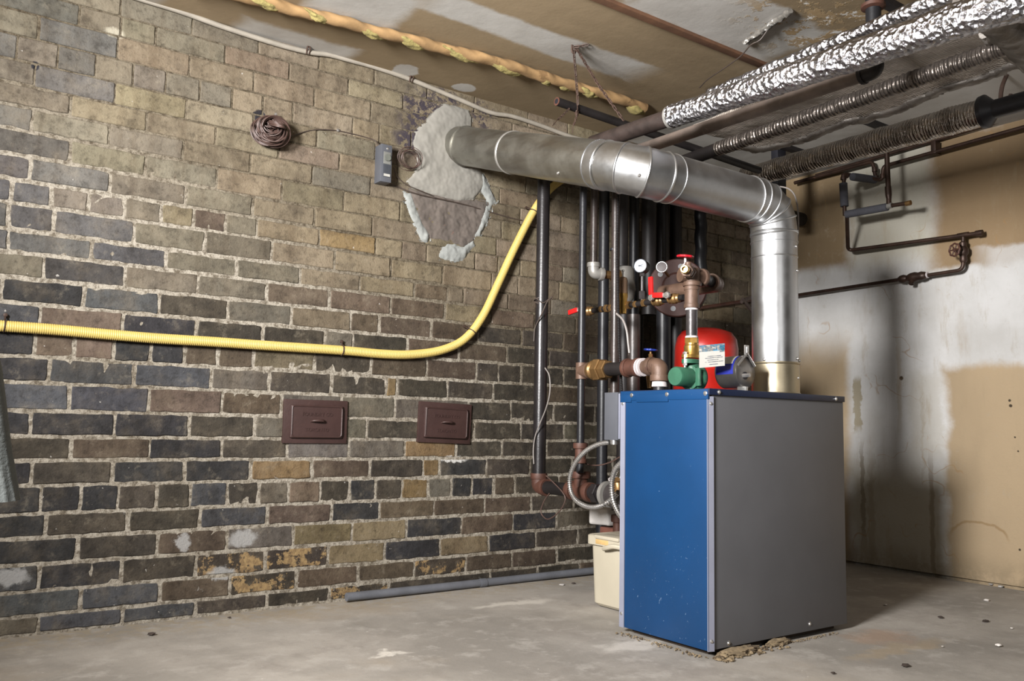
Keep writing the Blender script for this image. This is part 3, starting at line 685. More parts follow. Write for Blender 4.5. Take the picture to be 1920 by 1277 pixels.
part('upper_coat', relief(up, .014, .003, .05), 'mortar_light', pt, 'smooth pale cement around the pipe')
lo_ = [(764, 354), (800, 360), (836, 368), (880, 374), (918, 378), (916, 402), (901, 430), (886, 456), (868, 466), (850, 460), (826, 452), (804, 450), (792, 434), (780, 408), (770, 384)]
part('lower_coat', relief(lo_, .004, .005, .03), 'mortar_dark', pt, 'bare brown mortar below')
for poly in ([(754, 360), (770, 360), (782, 392), (792, 418), (806, 440), (802, 458), (788, 452), (774, 424), (762, 394)], [(818, 484), (822, 470), (836, 456), (852, 456), (866, 462), (886, 448), (892, 462), (876, 478), (868, 492), (846, 496), (830, 488)], [(884, 448), (896, 422), (908, 384), (924, 380), (916, 412), (900, 444)], [(900, 318), (912, 336), (922, 360), (932, 380), (918, 388), (904, 366), (896, 344)]):
    part('lime_crust', relief(poly, .007, .006, .02, jag=.016), 'mortar_white', pt, 'white flaky lime edge')
# ------------------------------------------------------------------ yellow conduit
cp_ = [(-60, 606), (0, 611), (100, 618), (200, 627), (300, 635), (400, 641), (500, 648), (640, 657), (720, 664), (775, 664.5), (830, 656), (872, 635), (905, 593), (935, 530), (965, 465), (1000, 397), (1028, 358), (1056, 336), (1090, 318)]
bm = nb(); ribbed(bm, spline([PY(x, y, D-.026) for x, y in cp_], .01), .0168, .0062, .045, 12)
yc = solo('conduit', bm, 'yellow', 'yellow corrugated plastic conduit bending up across the brick wall', 'conduit', PY(640, 657, D-.026))
for k, (px, py, ax) in enumerate(((8, 611, (1, 0, -.05)), (641, 657, (1, 0, -.08)), (884, 622, (.75, 0, 1)), (1000, 397, (.5, 0, 1)))):
    p = PY(px, py, D-.026); bm = nb(); ax = Vector(ax).normalized()
    a, b = frame(ax); up_ = Vector((0, 0, 1))
    lp = [p+(a*math.cos(t_)+b*math.sin(t_))*.0185 for t_ in (2*PI*q/20 for q in range(20))]
    tube(bm, lp, .0022, 6, False, 0, True); nn = Vector((0, -1, 0)).cross(ax); nn = nn if nn.z > 0 else -nn
    tube(bm, [p+nn*.019, p+nn*.034+Vector((0, .012, 0))], .003, 6); lathe(bm, [(0, -.008), (.006, -.006), (.006, 0), (.003, .004)], p+nn*.034+Vector((0, .014, 0)), (0, 1, 0), 10)
    solo('pipe_strap', bm, 'chain', ['rusty clip at the left end of the yellow conduit', 'rusty clip on the yellow conduit above the left iron door', 'rusty clip on the lower bend of the yellow conduit', 'rusty clip on yellow conduit beside the black pipe'][k], 'clip', p)
# ------------------------------------------------------------------ cast iron cleanout doors
M['door_iron'] = mat('brown_painted_iron', S(58, 40, 37), .5, .1, .12, 12, .35, 80)
def cleanout(corners, label, angle, text):
    q = [PY(x, y, D) for x, y in corners]; ctr = sum(q, Vector())/4; w_ = ((q[1]-q[0]).length+(q[2]-q[3]).length)/2; h_ = ((q[3]-q[0]).length+(q[2]-q[1]).length)/2
    t_ = thing('cleanout_door', label, 'door', (ctr.x, D-.005, ctr.z), 'iron cleanout doors in the brick wall'); R_ = Matrix.Rotation(angle, 3, 'Y'); o = Vector((ctr.x, D-.005, ctr.z))
    def put(nm, bm, mtl='door_iron', lab=None, par=None):
        for v in bm.verts: v.co = R_ @ v.co + o
        return part(nm, bm, mtl, par or t_, lab)
    bm = nb(); box(bm, (-w_/2, -.008, -h_/2), (w_/2, .02, h_/2), .003); put('frame', bm)
    a, b = w_*.405, h_*.375; bm = nb(); box(bm, (-a, -.019, -b), (a, -.004, b), .005, seg=3)
    rim = fillet([(-a+.02, -.019, b-.004), (a-.004, -.019, b-.004), (a-.004, -.019, -b+.004), (-a+.004, -.019, -b+.004), (-a+.004, -.019, b-.004), (-a+.02, -.019, b-.004)], .012, 5)
    tube(bm, rim, .003, 6, False, 0, True); leaf = put('door_leaf', bm)
    bm = nb(); pr = [(-.026, -.018, 0), (-.019, -.029, .003), (0, -.034, .0045), (.019, -.029, .003), (.026, -.018, 0)]; tube(bm, spline(pr, .004), [.0025+.003*math.sin(PI*i/20) for i in range(len(spline(pr, .004)))], 10); put('handle', bm, par=leaf)
    for s, zz, sz in text: put('embossed_lettering', text_bm(s, sz, basis((0, -.0192, zz), (1, 0, 0), (0, 0, 1)), .0016), par=leaf)
    return t_
cleanout([(530, 748), (650, 752), (647, 832), (528, 831)], 'left iron cleanout door, below the straight yellow conduit', 0, (('TORONTO FOUNDRY CO', .026, .016), ('TORONTO ONT', -.026, .016)) and (('FOUNDRY CO', .026, .018), ('TORONTO', -.030, .018)))
cleanout([(785, 751), (882, 760), (878, 833), (779, 829)], 'right iron cleanout door, tilted, nearer to the black pipe', .03, (('FOUNDRY CO', .026, .018), ('TORONTO', -.032, .018)))
# ------------------------------------------------------------------ aquastat box on the wall, its wire coils
ts = thing('control_box', 'slim grey control box with dial on the brick wall left of flue', 'control box', (1.52, D, 1.60))
def tb(x, y, Y=D-.055): return PY(x, y, Y)
pa, pb = PY(717, 269, D-.055), PY(735, 343, D-.055); X0_, X1_ = pa.x-.003, PY(735, 300, D-.055).x; Zt, Zb = PY(717, 269, D-.055).z, PY(717, 340, D-.055).z
bm = nb(); box(bm, (X0_, D-.055, Zb), (X1_, D, Zt), .003); part('housing', bm, 'box_grey', ts)
bm = nb(); box(bm, (X0_+.010, D-.0575, Zb+.02), (X1_-.006, D-.053, Zt-.08), .001); part('cover', bm, mat('cover_grey', S(54, 57, 63), .5), ts)
bm = nb(); box(bm, (X0_+.010, D-.0575, Zt-.078), (X1_-.006, D-.054, Zt-.030), .001); part('dial_plate', bm, mat('plate_grey', S(108, 108, 104), .45), ts)
bm = nb(); lathe(bm, [(0, -.006), (.013, -.006), (.014, 0), (.014, .004)], ((X0_+X1_)/2+.002, D-.0575, Zt-.053), (0, 1, 0), 20); part('dial', bm, mat('dial_grey', S(96, 98, 92), .45), ts)
bm = nb(); box(bm, (X0_+.012, D-.0580, Zb+.022), (X1_-.008, D-.0565, Zb+.032)); part('nameplate', bm, 'white', ts)
screw(((X0_+X1_)/2+.003, D-.055, Zt-.016), (0, -1, 0), ts, .0042)
def loops(c, R, n, r, axis=(0, -1, 0), sq=1.0, jit=.2, seed=1, dep=.03):
    rn = random.Random(seed); bm = nb()
    for i in range(n):
        a, b = frame(Vector(axis)+Vector((rn.uniform(-jit, jit), 0, rn.uniform(-jit, jit)))); cc = Vector(c)+Vector((rn.uniform(-1, 1)*R*.12, -rn.random()*dep, rn.uniform(-1, 1)*R*.12)); rr = R*rn.uniform(.86, 1.06)
        tube(bm, [cc+a*math.cos(2*PI*k/36)*rr+b*math.sin(2*PI*k/36)*rr*sq for k in range(36)], r, 5, False, 0, True)
    return bm
p = PY(503, 250, D-.03); bm = nb()
rn = random.Random(5); top = PY(506, 224, D-.035)
for i in range(90):      # a bundle of bell wire hung from its nail
    s = rn.random(); R_ = .006+.048*rn.random()**.75; n_ = Vector((rn.uniform(-.5, .25), -1, rn.uniform(-.35, .35))).normalized(); a, b = frame(n_)
    c_ = top+Vector((rn.uniform(-.014, .014), -.05*s+.018, -R_*rn.uniform(.85, 1.05)))
    tube(bm, [c_+a*math.cos(2*PI*k/28)*R_*1.02+b*math.sin(2*PI*k/28)*R_*.95 for k in range(28)], .0026, 5, False, 0, True)
for i in range(22):
    c_ = top+Vector((.016+rn.uniform(-.006, .006), -.012-.0012*i, -.010-.0011*i)); a, b = frame(Vector((rn.uniform(-.12, .12)+.1, -.35, 1)))
    tube(bm, [c_+a*math.cos(2*PI*k/30)*.046+b*math.sin(2*PI*k/30)*.024 for k in range(30)], .0024, 5, False, 0, True)
solo('wire_coil', bm, 'wire_brown', 'brown coil of thin wire hung on the brick wall near a hole', 'wire coil', p+Vector((0, .03, 0)))
bm = nb(); lathe(bm, [(.002, -.0), (.002, .03), (.006, .032), (.005, .036), (0, .037)], PY(511, 219, D), (0, -1, 0), 10); solo('nail', bm, 'chrome', 'bright nail holding the brown wire coil', 'nail', PY(511, 219, D))
p = PY(764, 300, D-.012)
solo('wire_coil', loops(p, .05, 7, .0012, sq=.8, jit=.35, seed=4, dep=.03), 'wire_brown', 'loose loops of thin wire between control box and cement patch', 'wire coil', p)
def wire(pts, r, m_, label, Yd=.006, nm='wire', cat='wire'):
    P_ = [PY(q[0], q[1], D-(q[2] if len(q) > 2 else Yd)) for q in pts]; bm = nb(); tube(bm, spline(P_, .012), r, 6); return solo(nm, bm, m_, label, cat, P_[0])
wire([(522, 268, .04), (545, 256, .02), (575, 246), (600, 243), (632, 245), (665, 252), (700, 262), (708, 268, .02)], .0022, 'wire_dark', 'thin wire strung from the wire coil to the control box')
wire([(728, 344, .02), (745, 350), (770, 360, .014), (800, 368, .014), (825, 373, .014), (865, 382, .012), (900, 392), (955, 408), (978, 413)], .0026, 'wire_dark', 'dark wire running from control box over the cement patch to black pipe')
wire([(738, 314, .02), (744, 330, .012), (760, 345, .012), (790, 358, .018), (810, 366, .018)], .0018, 'wire_dark', 'short dark wire leaving the right side of the control box')
bm = nb(); lathe(bm, [(.0, .012), (.006, .010), (.006, .002), (.003, 0)], PY(632, 245, D), (0, -1, 0), 10); solo('nail', bm, 'chrome', 'bright nail in the wall halfway along the thin wire', 'nail', PY(632, 245, D))
# cable along the top of the brick wall
bm = nb(); pts = [(180, -28), (260, -3), (340, 22), (420, 51), (520, 83), (580, 98), (618, 103), (660, 114), (700, 125), (770, 149), (860, 186), (920, 211), (960, 218), (1010, 234), (1070, 256), (1130, 272)]
tube(bm, spline([PY(x, y, D-.016) for x, y in pts], .02), .0095, 10); solo('cable', bm, 'cable', 'grey painted cable along the top of the brick wall', 'cable', PY(580, 98, D-.016))
for k, (px, py) in enumerate(((577, 92), (770, 145))):
    p = PY(px, py, D-.02); bm = nb(); tube(bm, spline([p+Vector((-.004, 0, -.02)), p+Vector((-.006, -.012, 0)), p+Vector((.004, -.012, .016)), p+Vector((.022, -.01, .03))], .006), .0032, 6); tube(bm, spline([p+Vector((.006, 0, -.02)), p+Vector((.004, -.014, 0)), p+Vector((-.004, -.01, .016))], .006), .0025, 6)
    solo('cable_clip', bm, 'chain', ['rusty wire clip holding the ceiling cable, left one', 'rusty wire clip holding the ceiling cable, by white filler spot'][k], 'clip', p)
# ------------------------------------------------------------------ upright pipes
HY = 2.8
def hpy(px): return 288+.25*(px-1014)
def turn(x, y, z0, r, px, hp_=0):      # upright that elbows into the overhead header behind the flue
    h = PY(hp_ or px, hpy(hp_ or px), HY); zt_ = PY(px, hpy(px), y).z
    return fillet([(x, y, z0), (x, y, zt_), h], min(r*2.2, .05), 8)
def vpipe(name, x, y, z0, z1, r, m_, label, group=None, lean=0):
    bm = nb(); tube(bm, turn(x, y, z0, r, z1, 1201.5 if z1 == 1205 else 0) if z1 > 10 else [(x, y, z0), (x+lean, y, z1)], r, 20); return solo(name, bm, m_, label, 'pipe', (x, y, z0), group)
def zpx(px, py, X=None, Y=None): return (PX(px, py, X) if X is not None else PY(px, py, Y)).z
a, b = PY(996, hpy(996), HY), PY(1440, hpy(1440), HY); b = Vector((b.x, HY, a.z))
bm = nb(); tube(bm, [a, (WX-.05, HY, a.z)], .036, 20); solo('header_pipe', bm, 'dark_pipe', 'long horizontal header pipe behind the flue feeding the upright pipes', 'pipe', a)
# pipe nearest the yellow conduit, with return header along x = 2.1
HX = 2.1
p1 = PX(1014, 600, HX); hz = zpx(1060, 918, X=HX); y1 = PX(1012, 800, HX).y
rp = thing('return_pipe', 'thick black upright pipe in front of the yellow conduit', 'pipe', (HX, y1, hz))
bm = nb(); tube(bm, turn(HX, y1, hz+.03, .0262, 1014), .0262, 24); part('pipe', bm, 'black_pipe', rp)
bm = nb(); elbow(bm, (HX, y1, 1), (HX, y1, hz), (HX, 1, hz), .029, .022); part('elbow', bm, 'rust', rp, 'rust brown elbow at the foot')
yt = PX(1089, 912, HX).y; yv = PX(1139, 915, HX).y
bm = nb(); tube(bm, [(HX, y1-.03, hz), (HX, yt+.03, hz)], .025, 20); part('header_pipe', bm, 'dark_pipe', rp)
bm = nb(); tube(bm, [(HX, yt+.055, hz), (HX, yt-.055, hz)], .029, 20); tube(bm, [(HX, yt, hz), (HX, yt, hz+.06)], .026, 20)
for q, ax in (((HX, yt+.05, hz), (0, 1, 0)), ((HX, yt-.05, hz), (0, 1, 0)), ((HX, yt, hz+.06), (0, 0, 1))): collar(bm, q, ax, .036, .024)
part('tee', bm, 'rust', rp)
bm = nb(); tube(bm, [(HX, yt-.05, hz), (HX, BY1+.001, hz)], .026, 20); hexnut(bm, (HX, yv+.055, hz), (0, 1, 0), .037, .03); part('union', bm, 'black_pipe', rp)
bm = nb(); lathe(bm, [(.03, -.012), (.046, -.01), (.046, .006), (.04, .012), (.03, .014)], (HX, yv, hz), (0, 1, 0), 24); part('sealed_flange', bm, 'silver', rp)
bm = nb(); tube(bm, [(HX, yv-.02, hz), (HX, yv-.12, hz)], .04, 20); tube(bm, [(HX, yv-.07, hz-.05), (HX, yv-.07, hz+.06)], .036, 18); part('valve_body', bm, 'grey_pipe', rp)
bm = nb(); lathe(bm, [(.044, 0), (.046, .008), (.036, .014)], (HX, yv-.07, hz+.05), (0, 0, 1), 20); part('sealing_paste', bm, 'tape', rp)
# thinner pipe to its right, joined to the brown branch over the boiler
BXx = 2.068; y2 = PX(1090, 700, BXx).y; bz = zpx(1165, 691, X=BXx)
fp = thing('feed_pipe', 'thin black upright pipe carrying the brown branch to the boiler top', 'pipe', (BXx, y2, hz+.09))
bm = nb(); tube(bm, turn(BXx, y2, hz+.07, .0142, 1089), .0142, 18); part('pipe', bm, 'slate_pipe', fp)
zc = zpx(1088, 846, X=BXx); bm = nb(); tube(bm, [(BXx, y2, zc-.035), (BXx, y2, zc+.02)], .02, 18); collar(bm, (BXx, y2, zc+.02), (0, 0, 1), .027, .02); collar(bm, (BXx, y2, zc-.035), (0, 0, 1), .023, .016); part('coupling', bm, 'rust', fp)
bm = nb(); tube(bm, [(BXx, y2, bz-.03), (BXx, y2, bz+.03)], .021, 18); tube(bm, [(BXx, y2, bz), (BXx, y2-.05, bz)], .024, 18); collar(bm, (BXx, y2-.045, bz), (0, 1, 0), .03, .014); part('tee', bm, 'brown_iron', fp)
yb = lambda px: PX(px, 691, BXx).y
bm = nb(); lathe(bm, [(.022, -.006), (.028, -.004), (.028, .004), (.022, .006)], (BXx, yb(1105), bz), (0, 1, 0), 24); part('sealing_tape', bm, 'tape', fp)
bm = nb(); yu = yb(1125); hexnut(bm, (BXx, yu, bz), (0, 1, 0), .042, .034); hexnut(bm, (BXx, yu-.03, bz), (0, 1, 0), .035, .03); lathe(bm, [(.026, 0), (.037, .018), (.03, .04), (.024, .05)], (BXx, yu+.012, bz), (0, 1, 0), 24)
part('union', bm, 'old_brass', fp, 'old brass union nut')
bm = nb(); tube(bm, [(BXx, yb(1136), bz), (BXx, yb(1178), bz)], .0235, 20); part('nipple', bm, 'dark_pipe', fp)
bm = nb(); tube(bm, [(BXx, yb(1176), bz), (BXx, yb(1199), bz)], .029, 20); collar(bm, (BXx, yb(1177), bz), (0, 1, 0), .033, .016); collar(bm, (BXx, yb(1197), bz), (0, 1, 0), .033, .016); part('coupling', bm, 'rust', fp)
for px in (1201, 1206): bm = nb(); lathe(bm, [(.024, -.004), (.031, -.003), (.031, .003), (.024, .004)], (BXx, yb(px), bz), (0, 1, 0), 24); part('sealing_tape', bm, 'tape', fp)
ye = yb(1237); bm = nb(); tube(bm, [(BXx, yb(1198), bz), (BXx, ye+.04, bz)], .022, 18); elbow(bm, (BXx, 3, bz), (BXx, ye, bz), (BXx, ye, 0), .028, .02); part('elbow', bm, 'brown_iron', fp, 'brown elbow turning down into the boiler')
bm = nb(); lathe(bm, [(.02, -.010), (.0265, -.008), (.025, .008), (.02, .010)], (BXx, ye, bz-.060), (0, 0, 1), 24); part('sealing_tape', bm, 'tape', fp)
bm = nb(); tube(bm, [(BXx, ye, bz-.03), (BXx, ye, BZ1+.0025)], .021, 18); part('nipple', bm, 'slate_pipe', fp)
# pipe with silver elbow
Y3 = 2.62; q = PY(1110, 420, Y3); ze = zpx(1112, 512, Y=Y3); q2 = PY(1113, 512, Y3)
ep = thing('elbow_pipe', 'rusty upright pipe ending in a silver painted elbow', 'pipe', (q2.x, Y3, ze))
bm = nb(); tube(bm, turn(q2.x, Y3, ze+.02, .0152, 1111), .0152, 18); part('pipe', bm, 'worn_pipe', ep)
bm = nb(); elbow(bm, (q2.x, Y3, 3), (q2.x, Y3, ze), (q2.x+.5, Y3-.15, ze-.02), .0235, .018); part('elbow', bm, 'silver', ep, 'silver elbow')
bm = nb(); dd = Vector((.5, -.15, -.02)).normalized(); tube(bm, [Vector((q2.x, Y3, ze))+dd*.03, Vector((q2.x, Y3, ze))+dd*.12], .017, 16); collar(bm, Vector((q2.x, Y3, ze))+dd*.10, dd, .027, .03); part('nipple', bm, 'old_brass', ep)
# worn pipe standing forward of the rest
X4 = 2.135; q = PX(1154, 735, X4)
vp = thing('worn_pipe', 'slender scuffed upright pipe in front of the brass relief valve', 'pipe', (X4, q.y, BZ1-.3))
bm = nb(); y4 = PX(1153, 600, X4).y; tp4 = turn(X4, y4, .66, .0152, 1152, 1147.5); tube(bm, fillet([(X4, BY1+.002, .66), (X4, y4, .66), (X4, y4, .8)], .03)+tp4[1:], .0152, 18); part('pipe', bm, 'worn_pipe', vp)
zz = zpx(1152, 468, X=X4); bm = nb(); collar(bm, PX(1152, 468, X4), (0, 0, 1), .0172, .008); part('cable_tie', bm, 'black', vp)
# pipes against the wall, mostly in shadow
q = PY(1131, 600, 2.80); vpipe('riser_pipe', q.x, 2.80, 0, 1131, .0235, 'slate_pipe', 'dark upright pipe directly behind the silver elbow', None)
Y6 = 2.74; q = PY(1166, 420, Y6); z6 = zpx(1166, 500, Y=Y6); z6b = zpx(1172, 562, Y=Y6)
lp = thing('reducer_pipe', 'thick dark pipe dropping into a silver reducer behind relief valve', 'pipe', (q.x, Y6, z6b))
bm = nb(); tube(bm, turn(q.x, Y6, z6, .028, 1166), .028, 20); part('pipe', bm, 'dark_pipe', lp)
bm = nb(); lathe(bm, [(.034, .0), (.042, -.012), (.044, -.06), (.05, -.10), (.04, -.14), (.03, -.16)], (q.x+.018, Y6, z6), (0, 0, 1), 24); part('reducer', bm, 'silver', lp, 'silver painted reducer')
bm = nb(); tube(bm, [(q.x+.018, Y6, z6-.15), (q.x+.018, Y6, 0)], .03, 20); part('lower_pipe', bm, 'dark_pipe', lp)
for px, Y_, r_, zb, m_, lb in ((1189, 2.9, .024, 0, 'slate_pipe', 'narrow blue black pipe right of the silver reducer'), (1217, 2.76, .032, 1.16, 'dark_pipe', 'thick brown black pipe behind the pressure gauge'),
                              (1243, 2.92, .03, 0, 'black_pipe', 'black wall pipe left of the flange, in deep shadow'), (1267, 2.92, .03, 0, 'dark_pipe', 'dark wall pipe just above the red handwheel flange'),
                              (1205, 2.95, .006, .9, 'dark_pipe', 'thin dark tube between two thick wall pipes')):
    q = PY(px, 450, Y_); vpipe('riser_pipe', q.x, Y_, zb, px, r_, m_, lb)
q = PY(1314, 440, 2.9); zb = zpx(1320, 520, Y=2.9); bm = nb()
tp1 = turn(q.x, 2.9, zb, .03, 1314); pth = [(q.x+.004*math.sin(i*1.3), 2.9, zb+(tp1[1][2]-zb)*i/16) for i in range(17)]+tp1[4:]; tube(bm, spline(pth, .02), .030, 18)
solo('wrapped_pipe', bm, 'slate_pipe', 'lumpy wrapped pipe on the wall right of the red handwheel', 'pipe', (q.x, 2.9, zb))
q = PY(1188, 640, 2.56); vpipe('lower_pipe', q.x, 2.56, 0, zpx(1188, 585, Y=2.5), .027, 'worn_pipe', 'brown pipe below the manifold, left of blue handwheel')
q = PY(1244, 640, 2.62); vpipe('lower_pipe', q.x, 2.62, 0, zpx(1244, 565, Y=2.62), .031, 'slate_pipe', 'dark pipe under the big flange, left of red tank')
# ------------------------------------------------------------------ supply riser on the pump
RX, RY = 2.185, 1.962
def rz(py, px=1297): return PY(px, py, RY).z
rx = PY(1297, 640, RY).x
pu = thing('circulator_pump', 'green circulator pump on the boiler top', 'pump', (rx, RY, BZ1))
mc = Vector((rx-.004, RY, rz(708))); bm = nb()
lathe(bm, [(0, -.082), (.029, -.081), (.032, -.076), (.032, -.012), (.041, -.010), (.041, -.002), (.032, .002)], mc, (1, .06, 0), 28); part('motor', bm, 'green', pu)
bm = nb(); lathe(bm, [(0, -.016), (.04, -.016), (.047, -.006), (.047, .012), (.038, .024), (0, .026)], mc+Vector((.016, 0, 0)), (1, .06, 0), 28)
tube(bm, [mc+Vector((.012, 0, .02)), Vector((rx+.004, RY, rz(690))), Vector((rx, RY, rz(683)))], [.03, .026, .024], 20); box(bm, mc+Vector((-.014, -.05, -.03)), mc+Vector((-.004, -.03, .03)), .004); tube(bm, [mc+Vector((.012, 0, -.02)), (rx+.004, RY, BZ1+.0025)], .022, 18); part('volute', bm, 'green', pu)
def oval_flange(bm, z, h, R):
    b2 = bmesh.new(); lathe(b2, [(R, -h/2), (R, h/2)], (0, 0, 0), (0, 0, 1), 28)
    for v in b2.verts: v.co = Vector((v.co.x*1.35, v.co.y*.85, v.co.z)) + Vector((rx, RY, z))
    merge(bm, b2)
bm = nb(); oval_flange(bm, rz(678), .014, .030); part('flange', bm, 'green', pu)
sr_ = thing('supply_riser', 'upright pipe assembly with tee and red handwheel above the green pump', 'pipe', (rx, RY, rz(668)))
bm = nb(); oval_flange(bm, rz(668.5), .011, .030); lathe(bm, [(.024, 0), (.0255, .004), (.0255, .03), (.022, .034), (.022, .04)], (rx, RY, rz(666)), (0, 0, 1), 28); hexnut(bm, (rx, RY, rz(639)), (0, 0, 1), .0235, .02); part('brass_fitting', bm, 'brass', sr_, 'bright brass flange and fitting')
for s in (-1, 1):
    bm = nb(); bx = rx+s*.036; hexnut(bm, (bx, RY-.004, rz(663.5)), (0, 0, 1), .008, .008); hexnut(bm, (bx, RY-.004, rz(684.5)), (0, 0, 1), .008, .008); tube(bm, [(bx, RY-.004, rz(661)), (bx, RY-.004, rz(690))], .0042, 8); part('bolt', bm, 'chrome', sr_)
for py in (632, 580): bm = nb(); lathe(bm, [(.018, -.004), (.0215, -.003), (.021, .003), (.018, .004)], (rx, RY, rz(py)), (0, 0, 1), 24); part('sealing_tape', bm, 'tape', sr_)
bm = nb(); tube(bm, [(rx, RY, rz(634)), (rx, RY, rz(570))], .019, 20); part('nipple', bm, 'grey_pipe', sr_)
bm = nb(); tube(bm, [(rx, RY, rz(578)), (rx, RY, rz(536))], .0235, 22); collar(bm, (rx, RY, rz(574)), (0, 0, 1), .026, .014); collar(bm, (rx, RY, rz(541)), (0, 0, 1), .026, .012); part('reducing_coupling', bm, 'brown_iron', sr_)
tz = rz(516); tx = rx+.002
bm = nb(); tube(bm, [(tx, RY, rz(540)), (tx, RY, tz+.022)], .0245, 22); tube(bm, [(tx-.035, RY+.02, tz), (tx+.05, RY-.005, tz-.004)], .0245, 22); collar(bm, (tx, RY, rz(533)), (0, 0, 1), .031, .014); collar(bm, (tx+.045, RY-.004, tz-.004), (1, 0, 0), .031, .014); part('tee', bm, 'brown_iron', sr_)
bm = nb(); tube(bm, [(tx+.03, RY, tz-.004), (tx+.16, RY+.03, tz-.008)], .02, 18); part('branch_pipe', bm, 'dark_pipe', sr_)
bm = nb(); e_ = PY(1340, 522, RY+.03); tube(bm, [(e_.x-.03, RY+.02, tz-.008), (e_.x+.02, RY+.04, tz-.008)], .028, 20); collar(bm, (e_.x-.026, RY+.02, tz-.008), (1, .2, 0), .031, .012); tube(bm, fillet([(e_.x, RY+.03, tz-.008), (e_.x+.02, RY+.04, tz-.008), (e_.x+.02, RY+.3, tz-.008)], .03), .027, 18); part('branch_elbow', bm, 'brown_iron', sr_)
# drain valve to the left of the tee
dv = Vector((-.85, -.45, 0)).normalized(); v0 = Vector((tx, RY, tz+.004))+dv*.02
bm = nb(); tube(bm, [v0, v0+dv*.06], .017, 16); hexnut(bm, v0+dv*.022, dv, .024, .014); hexnut(bm, v0+dv*.048, dv, .022, .014); tube(bm, [v0+dv*.03, v0+dv*.03+Vector((0, 0, .03))], .011, 12); dvv = part('drain_valve', bm, 'brown_iron', sr_)
bm = nb(); lathe(bm, [(.008, .052), (.0125, .052), (.0125, .064), (.0145, .066), (.0145, .076), (.012, .08), (.0085, .08), (.0085, .068), (0, .066)], v0, dv, 20); part('hose_outlet', bm, 'brass', dvv, 'brass hose outlet')
bm = nb(); lathe(bm, [(.014, -.004), (.019, -.003), (.019, .003), (.014, .004)], v0+dv*.036, dv, 20); part('sealing_tape', bm, 'tape', sr_)
hw = PY(1285, 481, RY); st = Vector((hw.x, RY, tz+.02))
bm = nb(); tube(bm, [st, (hw.x, RY, hw.z)], .0042, 10); hexnut(bm, st+Vector((0, 0, .006)), (0, 0, 1), .009, .016); part('valve_stem', bm, 'tape', dvv)
bm = nb(); wheel(bm, (hw.x, RY, hw.z), (0, -.12, 1), .024, .0042, 4, 0, .04); part('handwheel', bm, 'red_wheel', dvv, 'red handwheel')
# ------------------------------------------------------------------ manifold with relief valve, gauge and ball valves
MX = 2.205; mp = lambda px, py: PX(px, py, MX)
ma, mb_ = mp(1290, 557), mp(1096, 584); mz = (ma.z+mb_.z)/2
def my(px): return PX(px, 570, MX).y
mf = thing('manifold', 'small brass and iron manifold pipe with red valve levers crossing the upright pipes', 'pipe', (MX, my(1190), mz))
bm = nb(); tube(bm, [(MX, my(1282), mz), (MX, my(1108), mz)], .0105, 14); part('pipe', bm, 'dark_pipe', mf)
for px, r_ in ((1180, .016), (1192, .013), (1208, .015), (1128, .013), (1138, .016), (1146, .014), (1262, .013), (1270, .015)): bm = nb(); hexnut(bm, (MX, my(px), mz), (0, 1, 0), r_, .016); part('fitting', bm, 'old_brass', mf)
def ballvalve(px, lever_dir, lever_len, up_=0, grip=(.35, 1.0)):
    p = Vector((MX, my(px), mz)); bm = nb(); lathe(bm, [(.012, -.026), (.016, -.02), (.014, -.012), (.019, -.006), (.019, .006), (.014, .012), (.016, .02), (.012, .026)], p, (0, 1, 0), 16); tube(bm, [p, p+Vector((-.03, 0, .008))], .007, 10); bv = part('ball_valve', bm, 'old_brass', mf)
    s = p+Vector((-.034, 0, .009)); L = Vector(lever_dir).normalized(); e = s+L*lever_len; wv = Vector((-1, 0, 0)).cross(L).normalized()
    bm = nb(); rm = Matrix((L, wv, L.cross(wv))).transposed()
    def bar(b0, b1, hw_, th, bev):
        b2 = bmesh.new(); box(b2, (b0*lever_len, -hw_, -th), (b1*lever_len, hw_, th), bev)
        for v in b2.verts: v.co = rm @ v.co + s
        return b2
    b2 = bar(-.08, grip[0]+.1, .008, .0018, .001); lathe(b2, [(0, -.004), (.012, -.004), (.012, .004), (0, .004)], s, (1, 0, 0), 16); hexnut(b2, s-Vector((.005, 0, 0)), (1, 0, 0), .007, .006)
    part('lever', b2, 'chrome', bv); part('lever_grip', bar(grip[0], grip[1], .0095, .005, .003), 'red_plastic', bv, 'red plastic grip')
ballvalve(1104, (0, .97, -.13), .082); ballvalve(1264, (0, .97, .10), .07, grip=(.3, 1)); ballvalve(1234, (0, .05, 1), .075, grip=(.12, 1))
# relief valve
RYv = my(1172); rvx = MX-.012
rv = thing('relief_valve', 'tall brass pressure relief valve standing on the manifold', 'valve', (rvx, RYv, mz-.02))
zt_ = lambda py: PX(1169, py, rvx).z
bm = nb(); lathe(bm, [(.0, zt_(589)), (.014, zt_(588)), (.015, zt_(580)), (.017, zt_(578)), (.017, zt_(560)), (.019, zt_(557)), (.019, zt_(550))], (rvx, RYv, 0), (0, 0, 1), 24); part('body', bm, 'brass', rv)
bm = nb(); lathe(bm, [(.019, zt_(551)), (.019, zt_(548)), (.018, zt_(547)), (.018, zt_(526)), (.015, zt_(521)), (.006, zt_(519)), (0, zt_(519))], (rvx, RYv, 0), (0, 0, 1), 24); part('bonnet', bm, mat('dull_bronze', S(128, 104, 84), .42, .6), rv)
bm = nb(); tube(bm, [(rvx, RYv, zt_(520)), (rvx, RYv, zt_(507))], .0032, 8); lathe(bm, [(0, 0), (.006, .001), (.006, .006), (0, .008)], (rvx, RYv, zt_(509)), (0, 0, 1), 12); part('test_stem', bm, 'chrome', rv)
